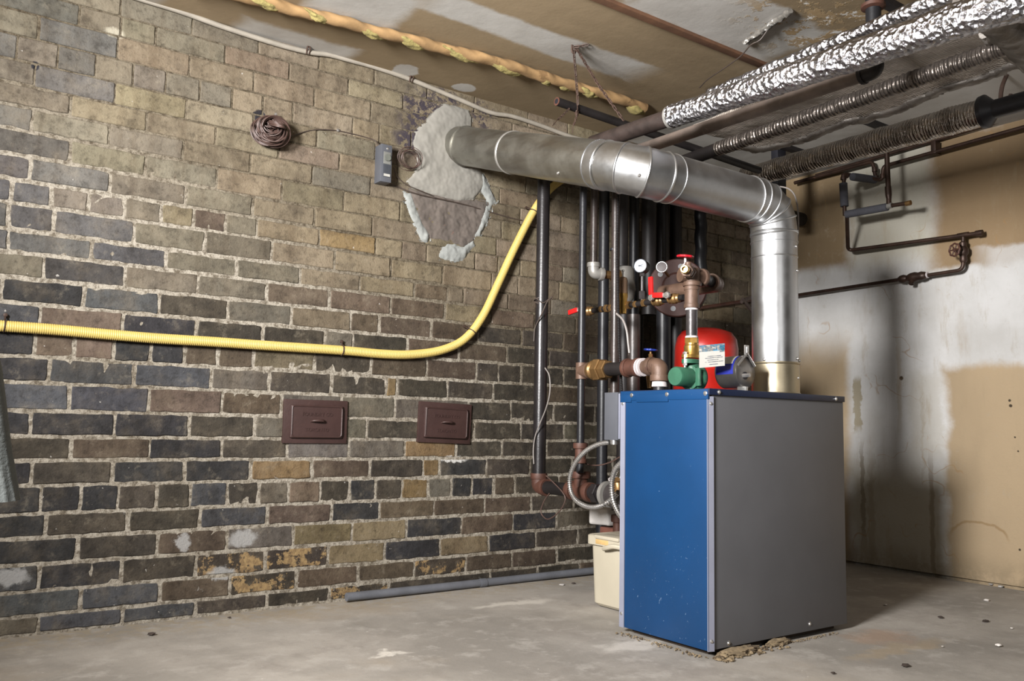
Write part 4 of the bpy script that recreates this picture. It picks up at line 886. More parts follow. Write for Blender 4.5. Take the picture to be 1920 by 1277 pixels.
# gauge
gy = my(1204); ga = thing('pressure_gauge', 'round black pressure gauge with white dial on the manifold', 'gauge', (MX, gy, mz))
gz = PX(1198, 501, MX).z; bm = nb(); tube(bm, [(MX, gy, mz), (MX, gy, gz-.02)], .0065, 10); hexnut(bm, (MX, gy, gz-.03), (0, 0, 1), .010, .014); hexnut(bm, (MX, gy, mz+.03), (0, 0, 1), .012, .03); part('stem', bm, 'grey_pipe', ga)
gax = Vector((-.93, -.36, .04)).normalized(); gc = Vector((MX, gy+.002, gz)); bm = nb(); lathe(bm, [(0, -.024), (.023, -.022), (.0245, -.016), (.0245, .010), (.026, .012), (.026, .017), (.0235, .0175), (.0232, .0150), (0, .0150)], gc, gax, 30); part('case', bm, 'black', ga)
bm = nb(); lathe(bm, [(.0236, .0155), (0, .0158)], gc, gax, 30); gd = part('dial', bm, 'dial', ga, 'white dial')
a, b = frame(gax, Vector((0, 0, 1)))
def needle(an, L, w_):
    d_ = a*math.cos(an)+b*math.sin(an); n2 = gax.cross(d_); o_ = gc+gax*.0166; bm = nb(); fs = [bm.verts.new(o_-d_*.006+n2*w_), bm.verts.new(o_-d_*.006-n2*w_), bm.verts.new(o_+d_*L)]; bm.faces.new(fs); r = bmesh.ops.extrude_face_region(bm, geom=bm.faces[:]); bmesh.ops.translate(bm, verts=[e for e in r['geom'] if isinstance(e, bmesh.types.BMVert)], vec=gax*.0008); part('needle', bm, 'black', gd)
needle(math.radians(155), .019, .0016); needle(math.radians(200), .017, .0014)
# blue handwheel valve behind the elbow
bX, bY = 2.25, PX(1220, 660, 2.25).y; bzv = PX(1220, 656, 2.25).z
bv = thing('gate_valve', 'small valve with blue handwheel behind the brown elbow', 'valve', (bX, bY, bzv-.05))
bm = nb(); tube(bm, [(bX, bY, bzv), (bX, bY, bzv-.04)], .004, 8); hexnut(bm, (bX, bY, bzv-.022), (0, 0, 1), .008, .014); lathe(bm, [(.012, -.14), (.017, -.1), (.014, -.07), (.016, -.05), (.01, -.035)], (bX, bY, bzv), (0, 0, 1), 14); part('body', bm, 'old_brass', bv)
bm = nb(); wheel(bm, (bX, bY, bzv), (0, -.1, 1), .021, .004, 4, 0, .05); part('handwheel', bm, 'blue_wheel', bv, 'blue handwheel')
# ------------------------------------------------------------------ big flange
fc = PY(1270, 540, 2.5); fa = Vector((-.80, -.60, 0)).normalized()
bf = thing('pipe_flange', 'large round rusty iron flange with bolt holes behind the tee', 'flange', fc)
bm = nb(); lathe(bm, [(.03, -.02), (.121, -.02), (.123, -.016), (.123, .010), (.119, .014), (.065, .014), (.062, .03), (.052, .036), (.05, .05), (.034, .052), (0, .05)], fc, fa, 48); part('front_disc', bm, 'rust_red', bf)
bm = nb(); lathe(bm, [(.03, -.06), (.118, -.06), (.12, -.056), (.12, -.034), (.116, -.03), (.03, -.03)], fc, fa, 48); part('rear_disc', bm, 'grey_pipe', bf)
a, b = frame(fa)
for k in range(6):
    an = 2*PI*k/6+.35; p = fc+(a*math.cos(an)+b*math.sin(an))*.09; bm = nb(); lathe(bm, [(0, .0146), (.011, .0146), (.011, .0130), (0, .013)], p, fa, 14); part('bolt_hole', bm, 'black', bf)
bm = nb(); tube(bm, [fc-fa*.05, fc-fa*.40], .05, 24); part('pipe', bm, 'dark_pipe', bf)
tp = PY(1241, 501, 2.36); bm = nb(); lathe(bm, [(0, .0), (.022, .0), (.024, .006), (.0215, .010), (.0205, .0075), (0, .0075)], tp, fa, 24)
th = solo('thermometer', bm, 'galv', 'small round glass faced thermometer by the brass hose outlet', 'thermometer', tp)
bm = nb(); lathe(bm, [(.020, .0082), (0, .0104)], tp, fa, 24); part('dial', bm, mat('smoky_glass', S(66, 60, 60), .45, 0, spec=.15), th)
bm = nb(); tube(bm, [tp, fc+fa*.02+(tp-fc)*.55], .006, 10); part('stem', bm, 'old_brass', th)
# ------------------------------------------------------------------ expansion tank
TY = 2.40; tc_ = PY(1326, 690, TY); TR = .128
et = thing('expansion_tank', 'red expansion tank with blue and white label behind the boiler', 'tank', (tc_.x, TY, 0))
ztp = PY(1330, 616, TY).z; prof = [(0, 0), (TR*.5, -.006), (TR*.8, -.02), (TR*.94, -.045), (TR, -.085), (TR, -.165), (TR*1.015, -.168), (TR*1.015, -.18), (TR, -.183), (TR, -.30), (TR*.9, -.36), (TR*.6, -.39), (0, -.40)]
Tt = Matrix.Rotation(math.radians(3), 4, 'Y')
bm = nb(); lathe(bm, prof, (0, 0, 0), (0, 0, 1), 48)
for v in bm.verts: v.co = Tt @ v.co + Vector((tc_.x, TY, ztp))
part('shell', bm, 'red', et)
bm = nb(); tube(bm, [(tc_.x-.02, TY, ztp-.38), (tc_.x-.02, TY, 0)], .02, 14); part('stand_pipe', bm, 'dark_pipe', et)
def wrap(px0, px1, py0, py1, material, nm, off=.0012, skew=0, parent=None, lab=None):
    bm = nb(); n = 12; g = []
    for i in range(n+1):
        px = px0+(px1-px0)*i/n; col = []
        for j in range(7):
            py = py0+(py1-py0)*j/6 + (px-px0)*skew; d_ = ray(px, py); cx, cy_ = tc_.x, TY; lean = math.tan(math.radians(3))
            t0 = 2.6/ d_.length
            # hit the leaning cylinder
            t_ = 2.0
            for _ in range(400):
                p = EYE+d_*t_; ax = cx+(p.z-ztp)*lean
                if math.hypot(p.x-ax, p.y-cy_) < TR+off: break
                t_ += .002
            col.append(bm.verts.new(p))
        g.append(col)
    for i in range(n):
        for j in range(6): bm.faces.new((g[i][j], g[i+1][j], g[i+1][j+1], g[i][j+1]))
    return part(nm, bm, material, parent, lab)
lb_ = wrap(1311, 1359, 648, 690, 'white', 'label', .0012, -.09, et, 'white paper label with blue heading')
wrap(1311, 1359, 648, 660.5, 'cyan', 'heading', .0022, -.09, lb_); wrap(1349, 1359, 648, 660.5, 'teal', 'heading', .0028, -.09, lb_)
wrap(1319, 1349, 649.5, 658.5, 'white', 'heading', .0028, -.09, lb_)
p0, p1_, p2_ = (EYE+ray(x, y)*((PY(1334, 653, TY-TR*.93).y)/ray(x, y).y) for x, y in ((1334, 653), (1344, 652), (1334, 643)))
for i, (py, x0_, x1_) in enumerate(((668, 1326, 1352), (671.5, 1322, 1355), (675, 1326, 1348), (679, 1322, 1356), (683, 1330, 1346))): wrap(x0_, x1_, py, py+1.3, 'ink', 'text_line', .0022, -.09, lb_)
TX = text_bm('WATTS', .017, Matrix.Identity(4), .0004)
gx = (PY(1344, 652, TY-TR)-PY(1324, 654, TY-TR)).normalized(); nrm = Vector((-math.sin(YAW), -math.cos(YAW), 0)); gx = Vector((math.cos(YAW+.2), -math.sin(YAW+.2), .03)).normalized()
# lay the lettering on the curved label
d_ = ray(1334, 653.6); t_ = 2.0
while math.hypot((EYE+d_*t_).x-tc_.x, (EYE+d_*t_).y-TY) > TR+.004: t_ += .001
hit = EYE+d_*t_; nr = Vector((hit.x-tc_.x, hit.y-TY, 0)).normalized(); xx = Vector((-nr.y, nr.x, .05)).normalized()
bmesh.ops.transform(TX, matrix=basis(hit, xx, nr.cross(xx)), verts=TX.verts); part('lettering', TX, 'label_blue', lb_)
# ------------------------------------------------------------------ vent damper motor beside the flue
dc = PY(1397, 697, 1.86); da = Vector((.08, -.99, .02)).normalized()
dm = thing('damper_motor', 'round metal damper motor with blue and white band beside the flue collar', 'motor', (dc.x, dc.y, BZ1))
bm = nb(); lathe(bm, [(.05, -.085), (.053, -.08), (.053, -.004), (.055, 0), (.05, .004), (.0, .005)], dc, da, 40); part('can', bm, mat('brushed_steel', S(150, 146, 142), .3, .9), dm)
bm = nb(); aa, bb = frame(da)
def band(a0, a1, h0, h1, r_, material, nm):
    bm = nb(); n = 14; g = []
    for i in range(n+1):
        an = math.radians(a0+(a1-a0)*i/n); dv_ = Vector((0, 0, 1))*math.cos(an)+da.cross(Vector((0, 0, 1)))*math.sin(an); g.append([bm.verts.new(dc+da*h+dv_.normalized()*r_) for h in (h0, h1)])
    for i in range(n): bm.faces.new((g[i][0], g[i+1][0], g[i+1][1], g[i][1]))
    part(nm, bm, material, dm)
band(-30, 100, -.078, -.010, .0536, 'label_blue', 'band'); band(-12, 62, -.074, -.016, .0541, 'white', 'label')
bm = nb(); box(bm, (-.028, -.004, -.03), (.028, .006, .03), .003); rm = Matrix((da.cross(Vector((0, 0, 1))).normalized(), da, Vector((0, 0, 1)))).transposed()
bm.free(); bm = nb(); up3 = Vector((0, 0, 1)); sd_ = da.cross(up3).normalized()
for s in (-1, 1): tube(bm, [dc+da*.006+sd_*s*.046+up3*.02, dc+da*.008+up3*.06, dc+da*.008+up3*.082], .0042, 6)
box(bm, dc+da*.006+Vector((-.010, -.003, .055)), dc+da*.006+Vector((.010, .003, .088)), .002); part('bracket', bm, 'chrome', dm)
bm = nb(); lathe(bm, [(0, .006), (.013, .006), (.013, .0075), (0, .008)], dc+sd_*.008-up3*.014, da, 14); part('opening', bm, 'black', dm)
bm = nb(); tube(bm, [dc+sd_*.018-up3*.014+da*.004, dc+sd_*.018-up3*.014+da*.03], .007, 6); part('shaft', bm, 'chrome', dm)
bm = nb(); box(bm, dc+Vector((-.02, -.02, -.075)), dc+Vector((.06, .02, -.064)), .002); box(bm, (dc.x-.018, dc.y-.018, BZ1), (dc.x-.008, dc.y+.018, dc.z-.05), .001); part('foot_bracket', bm, 'chrome', dm)
# ------------------------------------------------------------------ junction box and flexible conduits behind the blue panel
jx = 1.99; jb = thing('junction_box', 'grey metal electrical box behind the blue panel edge', 'junction box', (2.05, 2.19, .61))
jz1, jz0 = PX(1140, 736, jx).z, PX(1140, 825, jx).z; jya, jyb = PX(1133, 780, jx).y, PX(1158, 780, jx).y
bm = nb(); box(bm, (jx, jyb, jz0), (jx+.16, jya, jz1), .002); part('housing', bm, 'box_grey', jb)
bm = nb(); box(bm, (jx+.004, jyb-.006, jz0+.004), (jx+.156, jyb+.002, jz1-.004), .002); box(bm, (jx+.02, jyb-.034, jz0+.02), (jx+.14, jyb-.004, jz1-.02)); part('cover', bm, 'trim', jb)
bm = nb(); lathe(bm, [(.010, -.016), (.013, -.014), (.013, 0), (.010, .002)], (jx+.012, jyb+.028, jz0), (0, 0, 1), 14); part('connector', bm, 'chrome', jb)
fx = [(1142, 829), (1120, 834), (1098, 846), (1080, 866), (1070, 888), (1068, 908), (1072, 926), (1082, 940), (1098, 949), (1116, 951), (1134, 945), (1149, 934), (1160, 922)]
bm = nb(); ribbed(bm, spline([PX(x, y, jx+.012+(.03 if i > 10 else 0)) for i, (x, y) in enumerate(fx)], .008), .0070, .0078, .26, 12); solo('flexible_conduit', bm, 'flex', 'silver flexible conduit looping left from the junction box', 'conduit', PX(1068, 908, jx))
fx = [(1178, 858), (1166, 867), (1154, 880), (1148, 898), (1147, 915), (1149, 934), (1154, 950), (1162, 965), (1172, 976)]
bm = nb(); ribbed(bm, spline([PX(x, y, jx+.0) for x, y in fx], .008), .0078, .0084, .26, 12); solo('flexible_conduit', bm, 'flex', 'silver flexible conduit curving close behind the blue panel edge', 'conduit', PX(1147, 915, jx))
bm = nb(); q = [PX(x, y, jx+.03) for x, y in ((1152, 888), (1170, 876), (1172, 900), (1160, 896))]; vs_ = [bm.verts.new(v) for v in q]; bm.faces.new(vs_); r = bmesh.ops.extrude_face_region(bm, geom=bm.faces[:]); bmesh.ops.translate(bm, verts=[e for e in r['geom'] if isinstance(e, bmesh.types.BMVert)], vec=(.002, 0, 0))
solo('paper_tag', bm, 'white', 'white paper tag beside the flexible conduit', 'tag', q[1])
bm = nb(); gp = PX(1160, 912, 2.07); lathe(bm, [(0, .03), (.016, .03), (.02, .02), (.02, -.02), (.014, -.03), (0, -.03)], gp, (0, .3, 1), 16); hexnut(bm, gp+Vector((0, 0, .02)), (0, .3, 1), .024, .016); solo('gas_valve', bm, 'old_brass', 'brass valve half hidden by the white tag', 'valve', gp)
bm = nb(); tube(bm, [PX(x, y, 2.335) for x, y in ((1158, 1003), (1158, 972))], .018, 16); collar(bm, PX(1158, 972, 2.335), (0, 0, 1), .026, .026); tube(bm, [PX(1158, 1003, 2.335), (2.335, PX(1158, 1003, 2.335).y, .0)], .018, 12)
solo('gas_pipe', bm, 'rust', 'short rusty pipe stub rising behind the cream bin', 'pipe', (2.335, PX(1158, 1003, 2.335).y, 0))
# ------------------------------------------------------------------ bin, block, bricks
bn = thing('storage_bin', 'cream plastic bin with hinged lid behind the blue panel', 'bin', (2.30, 2.375, 0))
def rrect(x0, y0, x1, y1, r, n=6):
    o = []
    for cx, cy_, a0 in ((x1-r, y1-r, 0), (x0+r, y1-r, 90), (x0+r, y0+r, 180), (x1-r, y0+r, 270)):
        for k in range(n+1): an = math.radians(a0+90*k/n); o.append((cx+r*math.cos(an), cy_+r*math.sin(an)))
    return o
def loft(bm, levels, cap=True):
    rg = [[bm.verts.new((x, y, z)) for x, y in rrect(x0, y0, x1, y1, r)] for (x0, y0, x1, y1, r, z) in levels]
    for A, B in zip(rg, rg[1:]):
        n = len(A)
        for k in range(n): bm.faces.new((A[k], A[(k+1) % n], B[(k+1) % n], B[k]))
    bm.faces.new(rg[0][::-1])
    if cap: bm.faces.new(rg[-1])
bxx = 2.165; zl = PX(1106, 1012, bxx).z; ytop = PX(1103, 1010, bxx).y
bm = nb(); loft(bm, [(bxx+.016, 2.225, 2.42, ytop-.022, .03, .002), (bxx+.006, 2.215, 2.43, ytop-.014, .03, .012), (bxx, 2.205, 2.44, ytop-.006, .03, zl-.01)]); part('bin_body', bm, 'beige', bn)
bm = nb(); zt2 = PX(1106, 1000, bxx).z; loft(bm, [(bxx-.014, 2.19, 2.455, ytop+.004, .03, zl-.012), (bxx-.014, 2.19, 2.455, ytop+.004, .03, zl+.018), (bxx-.008, 2.196, 2.449, ytop-.002, .026, zl+.022), (bxx+.0, 2.204, 2.441, ytop-.01, .02, zl+.019)]); bl_ = part('lid', bm, 'beige', bn)
bm = nb(); yA, yB = PX(1122, 1012, bxx).y, PX(1168, 1020, bxx).y; box(bm, (bxx-.022, yB, zl+.012), (bxx+.05, yA, zl+.026), .006); part('lid_flap', bm, 'beige', bl_)
bm = nb(); yA, yB = PX(1122, 1020, bxx).y, PX(1146, 1020, bxx).y; box(bm, (bxx-.0155, yB, zl-.008), (bxx-.004, yA, zl+.010), .003); part('handle_recess', bm, mat('shaded_cream', S(190, 158, 104), .6), bn)
bm = nb(); yA, yB = PX(1138, 1030, bxx).y, PX(1172, 1034, bxx).y; b2 = spline([(bxx-.016, yA, zl-.02), (bxx-.026, (yA*2+yB)/3, zl-.012), (bxx-.026, (yA+2*yB)/3, zl-.004), (bxx-.016, yB, zl-.006)], .01); tube(bm, b2, .009, 8); part('handle', bm, 'beige', bn)
kx = 2.36; ka, kb = PX(1103, 967, kx), PX(1139, 967, kx); kz1, kz0 = PX(1120, 951, kx).z, PX(1120, 985, kx).z
bm = nb(); box(bm, (kx, kb.y, kz0), (kx+.19, ka.y, kz1), .012, seg=3)
for v in bm.verts: v.co += Vector((nz(v.co*14), nz(v.co*14, 1, 5), nz(v.co*14, 1, 9)))*.006
solo('concrete_block', bm, 'concrete_block', 'pale chipped concrete block on red bricks behind the bin', 'block', ((kx+.095), (ka.y+kb.y)/2, kz0))
nb_ = max(1, round((kz0-.006)/.068)); hb = (kz0-.004)/nb_
for i in range(nb_):
    bm = nb(); dy = .006*(-1)**i; box(bm, (kx+.012, kb.y-.012+dy, i*hb), (kx+.2, ka.y-.05+dy, (i+1)*hb-.001), .005)
    for v in bm.verts: v.co += Vector((nz(v.co*30), nz(v.co*30, 1, 5), 0))*.003
    solo('brick', bm, 'red_brick', 'red brick with white mortar under the pale concrete block' if i == nb_-1 else 'loose red brick in the stack hidden behind the cream bin', 'brick', (kx+.1, (ka.y+kb.y)/2, i*hb), 'bricks stacked behind the bin')
# grey conduit lying along the foot of the wall
bm = nb(); tube(bm, spline([(PZ(648, 1120, .016).x, 2.965, .018), (1.75, 2.967, .0165), (2.05, 2.972, .0155), (2.35, 2.972, .016), (2.75, 2.968, .0165)], .1), .0155, 14); collar(bm, (2.02, 2.971, .0155), (1, 0, 0), .0175, .03)
solo('floor_conduit', bm, 'conduit_pvc', 'grey pipe lying on the floor along the foot of brick wall', 'pipe', (2.1, 2.97, 0))
# wires tied round the thick black pipe
bm = nb(); tzz = PX(1012, 563, HX).z
for k in range(3):
    dz = (k-1)*.012; tube(bm, [(HX+.028*math.cos(a_), y1+.006+.028*math.sin(a_), tzz+dz+.012*math.sin(a_+k)) for a_ in (2*PI*i/24 for i in range(24))], .0022, 5, False, 0, True)
P_ = [PX(x, y, HX-.03) for x, y in ((1036, 556), (1026, 566), (1018, 584), (1010, 600), (1003, 616), (1001, 640))]; tube(bm, spline(P_, .01), .0028, 6); P_ = [PX(x, y, HX-.025) for x, y in ((1004, 558), (1018, 568), (1030, 560), (1036, 562))]; tube(bm, spline(P_, .01), .0022, 6)
solo('wire', bm, 'wire_dark', 'wire twisted round the thick black pipe at mid height', 'wire', (HX-.03, y1, tzz))
P_ = [PX(x, y, HX-.034) for x, y in ((1022, 690), (1030, 705), (1031, 735), (1024, 765), (1012, 795), (1003, 820), (1000, 845), (1001, 870))]; bm = nb(); tube(bm, spline(P_, .01), .0026, 6); solo('wire', bm, 'wire_grey', 'pale wire crossing the lower half of the thick black pipe', 'wire', P_[0])
P_ = [PX(x, y, HX-.04) for x, y in ((1024, 892), (1038, 905), (1054, 922), (1060, 936), (1052, 955), (1036, 970), (1024, 973), (1014, 960), (1020, 940), (1030, 925))]; bm = nb(); tube(bm, spline(P_, .01), .0024, 6); solo('hanging_wire', bm, 'wire_brown', 'loop of brown wire hanging below the rusty elbow', 'wire', P_[0])
P_ = [PX(x, y, 2.09) for x, y in ((1094, 868), (1108, 872), (1126, 872), (1146, 866), (1162, 857))]; bm = nb(); tube(bm, spline(P_, .01), .0024, 6); solo('hanging_wire', bm, 'wire_brown', 'brown wire inside the flexible conduit loop', 'wire', P_[0])
P_ = [PX(x, y, X4-.03) for x, y in ((1160, 350), (1158, 420), (1157, 480), (1159, 560), (1161, 640), (1164, 700), (1166, 735))]; bm = nb(); ribbed(bm, spline(P_, .01), .0045, .006, .2, 8); solo('armoured_cable', bm, 'dark_pipe', 'thin armoured cable running down beside the scuffed pipe', 'cable', P_[-1])
P_ = [PX(x, y, X4-.035) for x, y in ((1156, 588), (1168, 600), (1175, 620), (1178, 645), (1180, 662))]; bm = nb(); tube(bm, spline(P_, .01), .004, 6); solo('wire', bm, 'wire_grey', 'white wire end curling down below the relief valve', 'wire', P_[0])
# grey cuff at the left edge
cl = nb(); levels = [(-70, 600, 44), (-56, 690, 50), (-44, 760, 48), (-34, 830, 47), (-20, 905, 45), (-15, 938, 45)]
CYd = 1.30; rg = []
for i, (px, py, hw_) in enumerate(levels):
    c_ = PY(px, py, CYd); rad = hw_/F*c_.y/1.0*.95; r_ = []
    for k in range(64):
        an = 2*PI*k/64; rr = rad*(1+(.025*math.sin(an*16) if i >= 4 else .015*math.sin(an*3+i))); r_.append(cl.verts.new(c_+RT*(math.cos(an)*rr)+FW*(math.sin(an)*rr*.6)))
    rg.append(r_)
for A, B in zip(rg, rg[1:]):
    for k in range(64): cl.faces.new((A[k], A[(k+1) % 64], B[(k+1) % 64], B[k]))
cl.faces.new(rg[-1])
solo('hanging_cloth', cl, 'cloth', 'pale grey ribbed cuff of cloth hanging at the left edge', 'cloth', PY(-6, 938, CYd))
#==OVERHEAD==
def sweep(bm, path, prof, seg, mi=0, disp=None, up=Vector((0, 0, 1))):   # closed section swept with a fixed up vector
    P = [Vector(p) for p in path]; n = len(P); rings = []
    for i, p in enumerate(P):
        tg = (P[min(i+1, n-1)]-P[max(i-1, 0)]).normalized(); a = tg.cross(up).normalized(); b = a.cross(tg)
        rg = []
        for k in range(seg):
            u, v = prof(k/seg, i/(n-1)); q = p+a*u+b*v
            if disp: q = q + (q-p).normalized()*disp(q, k/seg, i/(n-1))
            rg.append(bm.verts.new(q))
        rings.append(rg)
    for A, B in zip(rings, rings[1:]):
        for k in range(seg): bm.faces.new((A[k], A[(k+1) % seg], B[(k+1) % seg], B[k]))
    bm.faces.new(rings[0][::-1]); bm.faces.new(rings[-1])
def circ(r0, r1): return lambda s, t: ((r0+(r1-r0)*t)*math.cos(2*PI*s), (r0+(r1-r0)*t)*math.sin(2*PI*s))
def line(a, b, n): return [Vector(a).lerp(Vector(b), i/n) for i in range(n+1)]
# foil wrapped duct nearest the room
Z1 = 1.66; a, b = PZ(1258, 220, Z1), PZ(1850, 20, Z1)
w1 = thing('wrapped_pipe', 'bright crinkled foil wrapped pipe, nearest and highest of the overhead pipes', 'pipe', ((a+b)/2))
pth = line(a, b, 90); e_ = b+(b-a).normalized()*.06; pth += [e_+Vector((.02, 0, .002)), e_+Vector((.07, -.03, .004)), e_+Vector((.16, -.04, .006)), e_+Vector((.5, -.05, .01))]
pth = spline(pth, .012)
bm = nb(); sweep(bm, pth, circ(.035, .046), 56, 0, lambda q, s, t: .0035*nz(q*14)+.0028*abs(nz(q*62, 1, 3))+.0018*nz((q.x*16, q.y*120, q.z*16))+(.002 if t < .08 and int(t*260) % 2 else 0)); part('foil_wrap', bm, 'foil', w1)
dr = (a-b).normalized(); bm = nb(); tube(bm, [a-dr*.05, a+dr*.30, a+dr*.36], .028, 22); part('bare_pipe', bm, 'worn_pipe', w1, 'bare dark end of the pipe')
bm = nb(); lathe(bm, [(.030, -.006), (.037, -.004), (.037, .004), (.030, .006)], a+dr*.002, dr, 30); part('end_band', bm, 'silver', w1)
bm = nb(); sweep(bm, spline([PZ(x, y, Z1+.05) for x, y in ((1800, 12), (1842, 14), (1885, 40), (1930, 80), (1990, 120))], .01), circ(.045, .062), 40, 0, lambda q, s, t: .008*nz(q*22)+.005*abs(nz(q*50))); part('end_wrap', bm, 'foil_torn', w1, 'dull bunched wrapping at the near end')
ub_ = [PZ(x, y, 1.80) for x, y in ((1330, 176), (1800, -18))]; bm = nb(); sweep(bm, line(ub_[0], ub_[1], 120), circ(.016, .020), 24, 0, lambda q, s, t: .004*nz(q*20)+.003*abs(nz(q*60))); solo('wrapped_pipe', bm, 'foil', 'thin foil wrapped pipe close to the ceiling behind the bright one', 'pipe', (ub_[0]+ub_[1])/2)
# lagging board with a ribbed foil pipe along its near side
Z2 = 1.750; a, b = PZ(1345, 280, Z2), PZ(1862, 96, Z2); dr = (b-a).normalized()
w2 = thing('wrapped_pipe', 'dull ribbed foil pipe lying along the torn lagging board', 'pipe', (a+b)/2)
bm = nb(); sweep(bm, line(a, b+dr*.04, 150), circ(.028, .026), 32, 0, lambda q, s, t: .0018*math.sin(q.y*2*PI/.022+1.5*nz(q*8))+.0025*nz(q*30)); part('foil_wrap', bm, 'foil_dark', w2)
bm = nb(); tube(bm, [a-dr*.45, a+dr*.05], .026, 20); part('bare_pipe', bm, 'dark_pipe', w2)
ZB = 1.805; Lp = [(1300, 246), (1345, 229), (1500, 170), (1700, 92), (1850, 30), (1960, -20)]; Rp = [(1388, 270), (1430, 274), (1481, 262), (1530, 246), (1590, 222), (1630, 214), (1671, 203), (1729, 178), (1785, 156), (1842, 140), (1917, 110), (1990, 84)]
Ls, Rs = spline([PZ(x, y, ZB) for x, y in Lp], .012), spline([PZ(x, y, ZB) for x, y in Rp], .012)
n = 110; pick = lambda q, s: q[min(len(q)-1, int(s*(len(q)-1)+.5))]; bd = nb(); tp_, bt_ = [], []; edge = []
for i in range(n+1):
    l, r = pick(Ls, i/n), pick(Rs, i/n); r = r+Vector((.010*nz((i*.35, 2, 2))+.008*nz((i*.9, 5, 2)), 0, 0)); t0, b0 = [], []
    for k in range(19):
        q = l.lerp(r, k/18); q.z = ZB+.006*nz((q.x*9, q.y*9, 1))-.014*max(0, (k/18-.8)/.2)**2
        t0.append(bd.verts.new(q+Vector((0, 0, .026)))); b0.append(bd.verts.new(q+Vector((0, 0, .003*nz(q*34)))))
    tp_.append(t0); bt_.append(b0); edge.append(q.copy())
for i in range(n):
    for k in range(18): bd.faces.new((tp_[i][k], tp_[i+1][k], tp_[i+1][k+1], tp_[i][k+1])); bd.faces.new((bt_[i][k], bt_[i][k+1], bt_[i+1][k+1], bt_[i+1][k]))
    for k in (0, 18): bd.faces.new((tp_[i][k], tp_[i+1][k], bt_[i+1][k], bt_[i][k]))
for k in range(18):
    for i in (0, n): bd.faces.new((tp_[i][k], tp_[i][k+1], bt_[i][k+1], bt_[i][k]))
lb2 = solo('lagging_board', bd, 'foil_dull', 'wide dull foil faced lagging board with torn edge under the ceiling', 'insulation', (a+b)/2+Vector((0, 0, .05)))
bm = nb(); sweep(bm, edge, lambda s, t: (.022*math.cos(2*PI*s), .010*math.sin(2*PI*s)), 16, 0, lambda q, s, t: .009*nz(q*30)+.006*nz(q*80)); part('torn_edge', bm, 'foil_torn', lb2, 'torn pale edge')
bm = nb(); tube(bm, spline([PZ(x, y, ZB-.030) for x, y in ((1846, 60), (1868, 85), (1900, 108), (1950, 140))], .015), .017, 12)
for v in bm.verts: v.co += Vector((nz(v.co*40), nz(v.co*40, 1, 4), nz(v.co*40, 1, 8)))*.008
part('cross_wrap', bm, 'foil_torn', lb2)
# black drop pipe with elbow running below the lagging
Zd = 1.695; el = PZ(1640, 132, Zd); far = PZ(1208, 278, Zd)
dp = thing('drop_pipe', 'dark pipe dropping from ceiling behind the bright foil pipe, elbowed to run under it', 'pipe', el)
bm = nb(); tube(bm, [(el.x, el.y, CZ-.001), (el.x, el.y, el.z+.03)], .0215, 20); part('drop', bm, 'slate_pipe', dp)
bm = nb(); elbow(bm, el+Vector((0, 0, 1)), el, far, .026, .012); part('elbow', bm, 'dark_pipe', dp)
dd = (far-el).normalized(); bm = nb(); tube(bm, [el+dd*.03, far, far+dd*.25], .022, 20); M['dusty_pipe'] = mat('dusty_iron', S(104, 92, 84), .75, 0, .3, 9, .3, 60, [(6, .58, S(132, 116, 104))]); part('run', bm, 'dusty_pipe', dp, 'dusty horizontal run')
bm = nb(); lathe(bm, [(.024, -.014), (.034, -.01), (.034, 0)], (el.x, el.y, PY(1632, 6, el.y).z), (0, 0, 1), 20); part('pipe_collar', bm, 'rust', dp)
# foil pipe near the right wall
Z3 = 1.80; a, b = PZ(1398, 334, Z3), PZ(1842, 211, Z3); dr = (b-a).normalized()
w3 = thing('wrapped_pipe', 'ribbed shiny foil pipe near the right wall with black pipe at its end', 'pipe', (a+b)/2)
bm = nb(); sweep(bm, line(a, b, 320), circ(.047, .050), 36, 0, lambda q, s, t: .0016*math.sin(q.y*2*PI/.013+2*nz(q*8))+.0045*nz(q*18)); part('foil_wrap', bm, 'foil_ribbed', w3)
bm = nb(); tube(bm, [b-dr*.03, b+dr*.9], .033, 20); lathe(bm, [(.03, 0), (.058, .004), (.06, .02), (.045, .035), (.03, .05)], b-dr*.004, dr, 28); part('black_pipe', bm, 'black', w3); bm = nb(); tube(bm, [a-dr*.3, a+dr*.03], .03, 18); part('bare_end', bm, 'dark_pipe', w3)
# long thin pipe on a chain
ch0 = PZ(1075, 85, CZ); YH = ch0.y; pa, pb = PY(1044, 190, YH), PY(1418, 318, YH)
hp = thing('hanging_pipe', 'long thin dark pipe hung by a rusty chain below the ceiling', 'pipe', pa)
bm = nb(); tube(bm, [pa, pb+Vector((.02, 0, 0))], .0155, 16); part('pipe', bm, 'dark_pipe', hp)
bm = nb(); lathe(bm, [(.010, -.0012), (.0155, -.0012), (.0155, .0004), (.010, .0004)], pa, (1, 0, 0), 18); part('open_end', bm, 'rust', hp)
bm = nb(); lathe(bm, [(0, -.0016), (.0095, -.0016), (.0095, .0002), (0, .0002)], pa, (1, 0, 0), 16); part('bore', bm, 'black', hp)
k0 = PY(1077, 203, YH); ht = Vector((ch0.x, ch0.y, CZ-.004))
bm = nb(); link_chain(bm, [ht, ht+Vector((.004, 0, -.03)), k0+Vector((0, -.018, .03)), k0+Vector((0, -.018, -.006))]); link_chain(bm, [k0+Vector((.01, .018, .02)), k0+Vector((.012, 0, -.024)), k0+Vector((-.002, -.02, 0))], .022, .008)
solo('chain', bm, 'chain', 'rusty chain hanging straight down round the thin dark pipe', 'chain', ht)
kq = PZ(1172, 230, Z1+.03); bm = nb(); link_chain(bm, [ht+Vector((.012, -.002, -.004)), ht.lerp(kq, .5)+Vector((0, 0, -.006)), kq]); link_chain(bm, [ht+Vector((0, -.004, -.004)), PZ(1108, 83, CZ-.008)], .024)
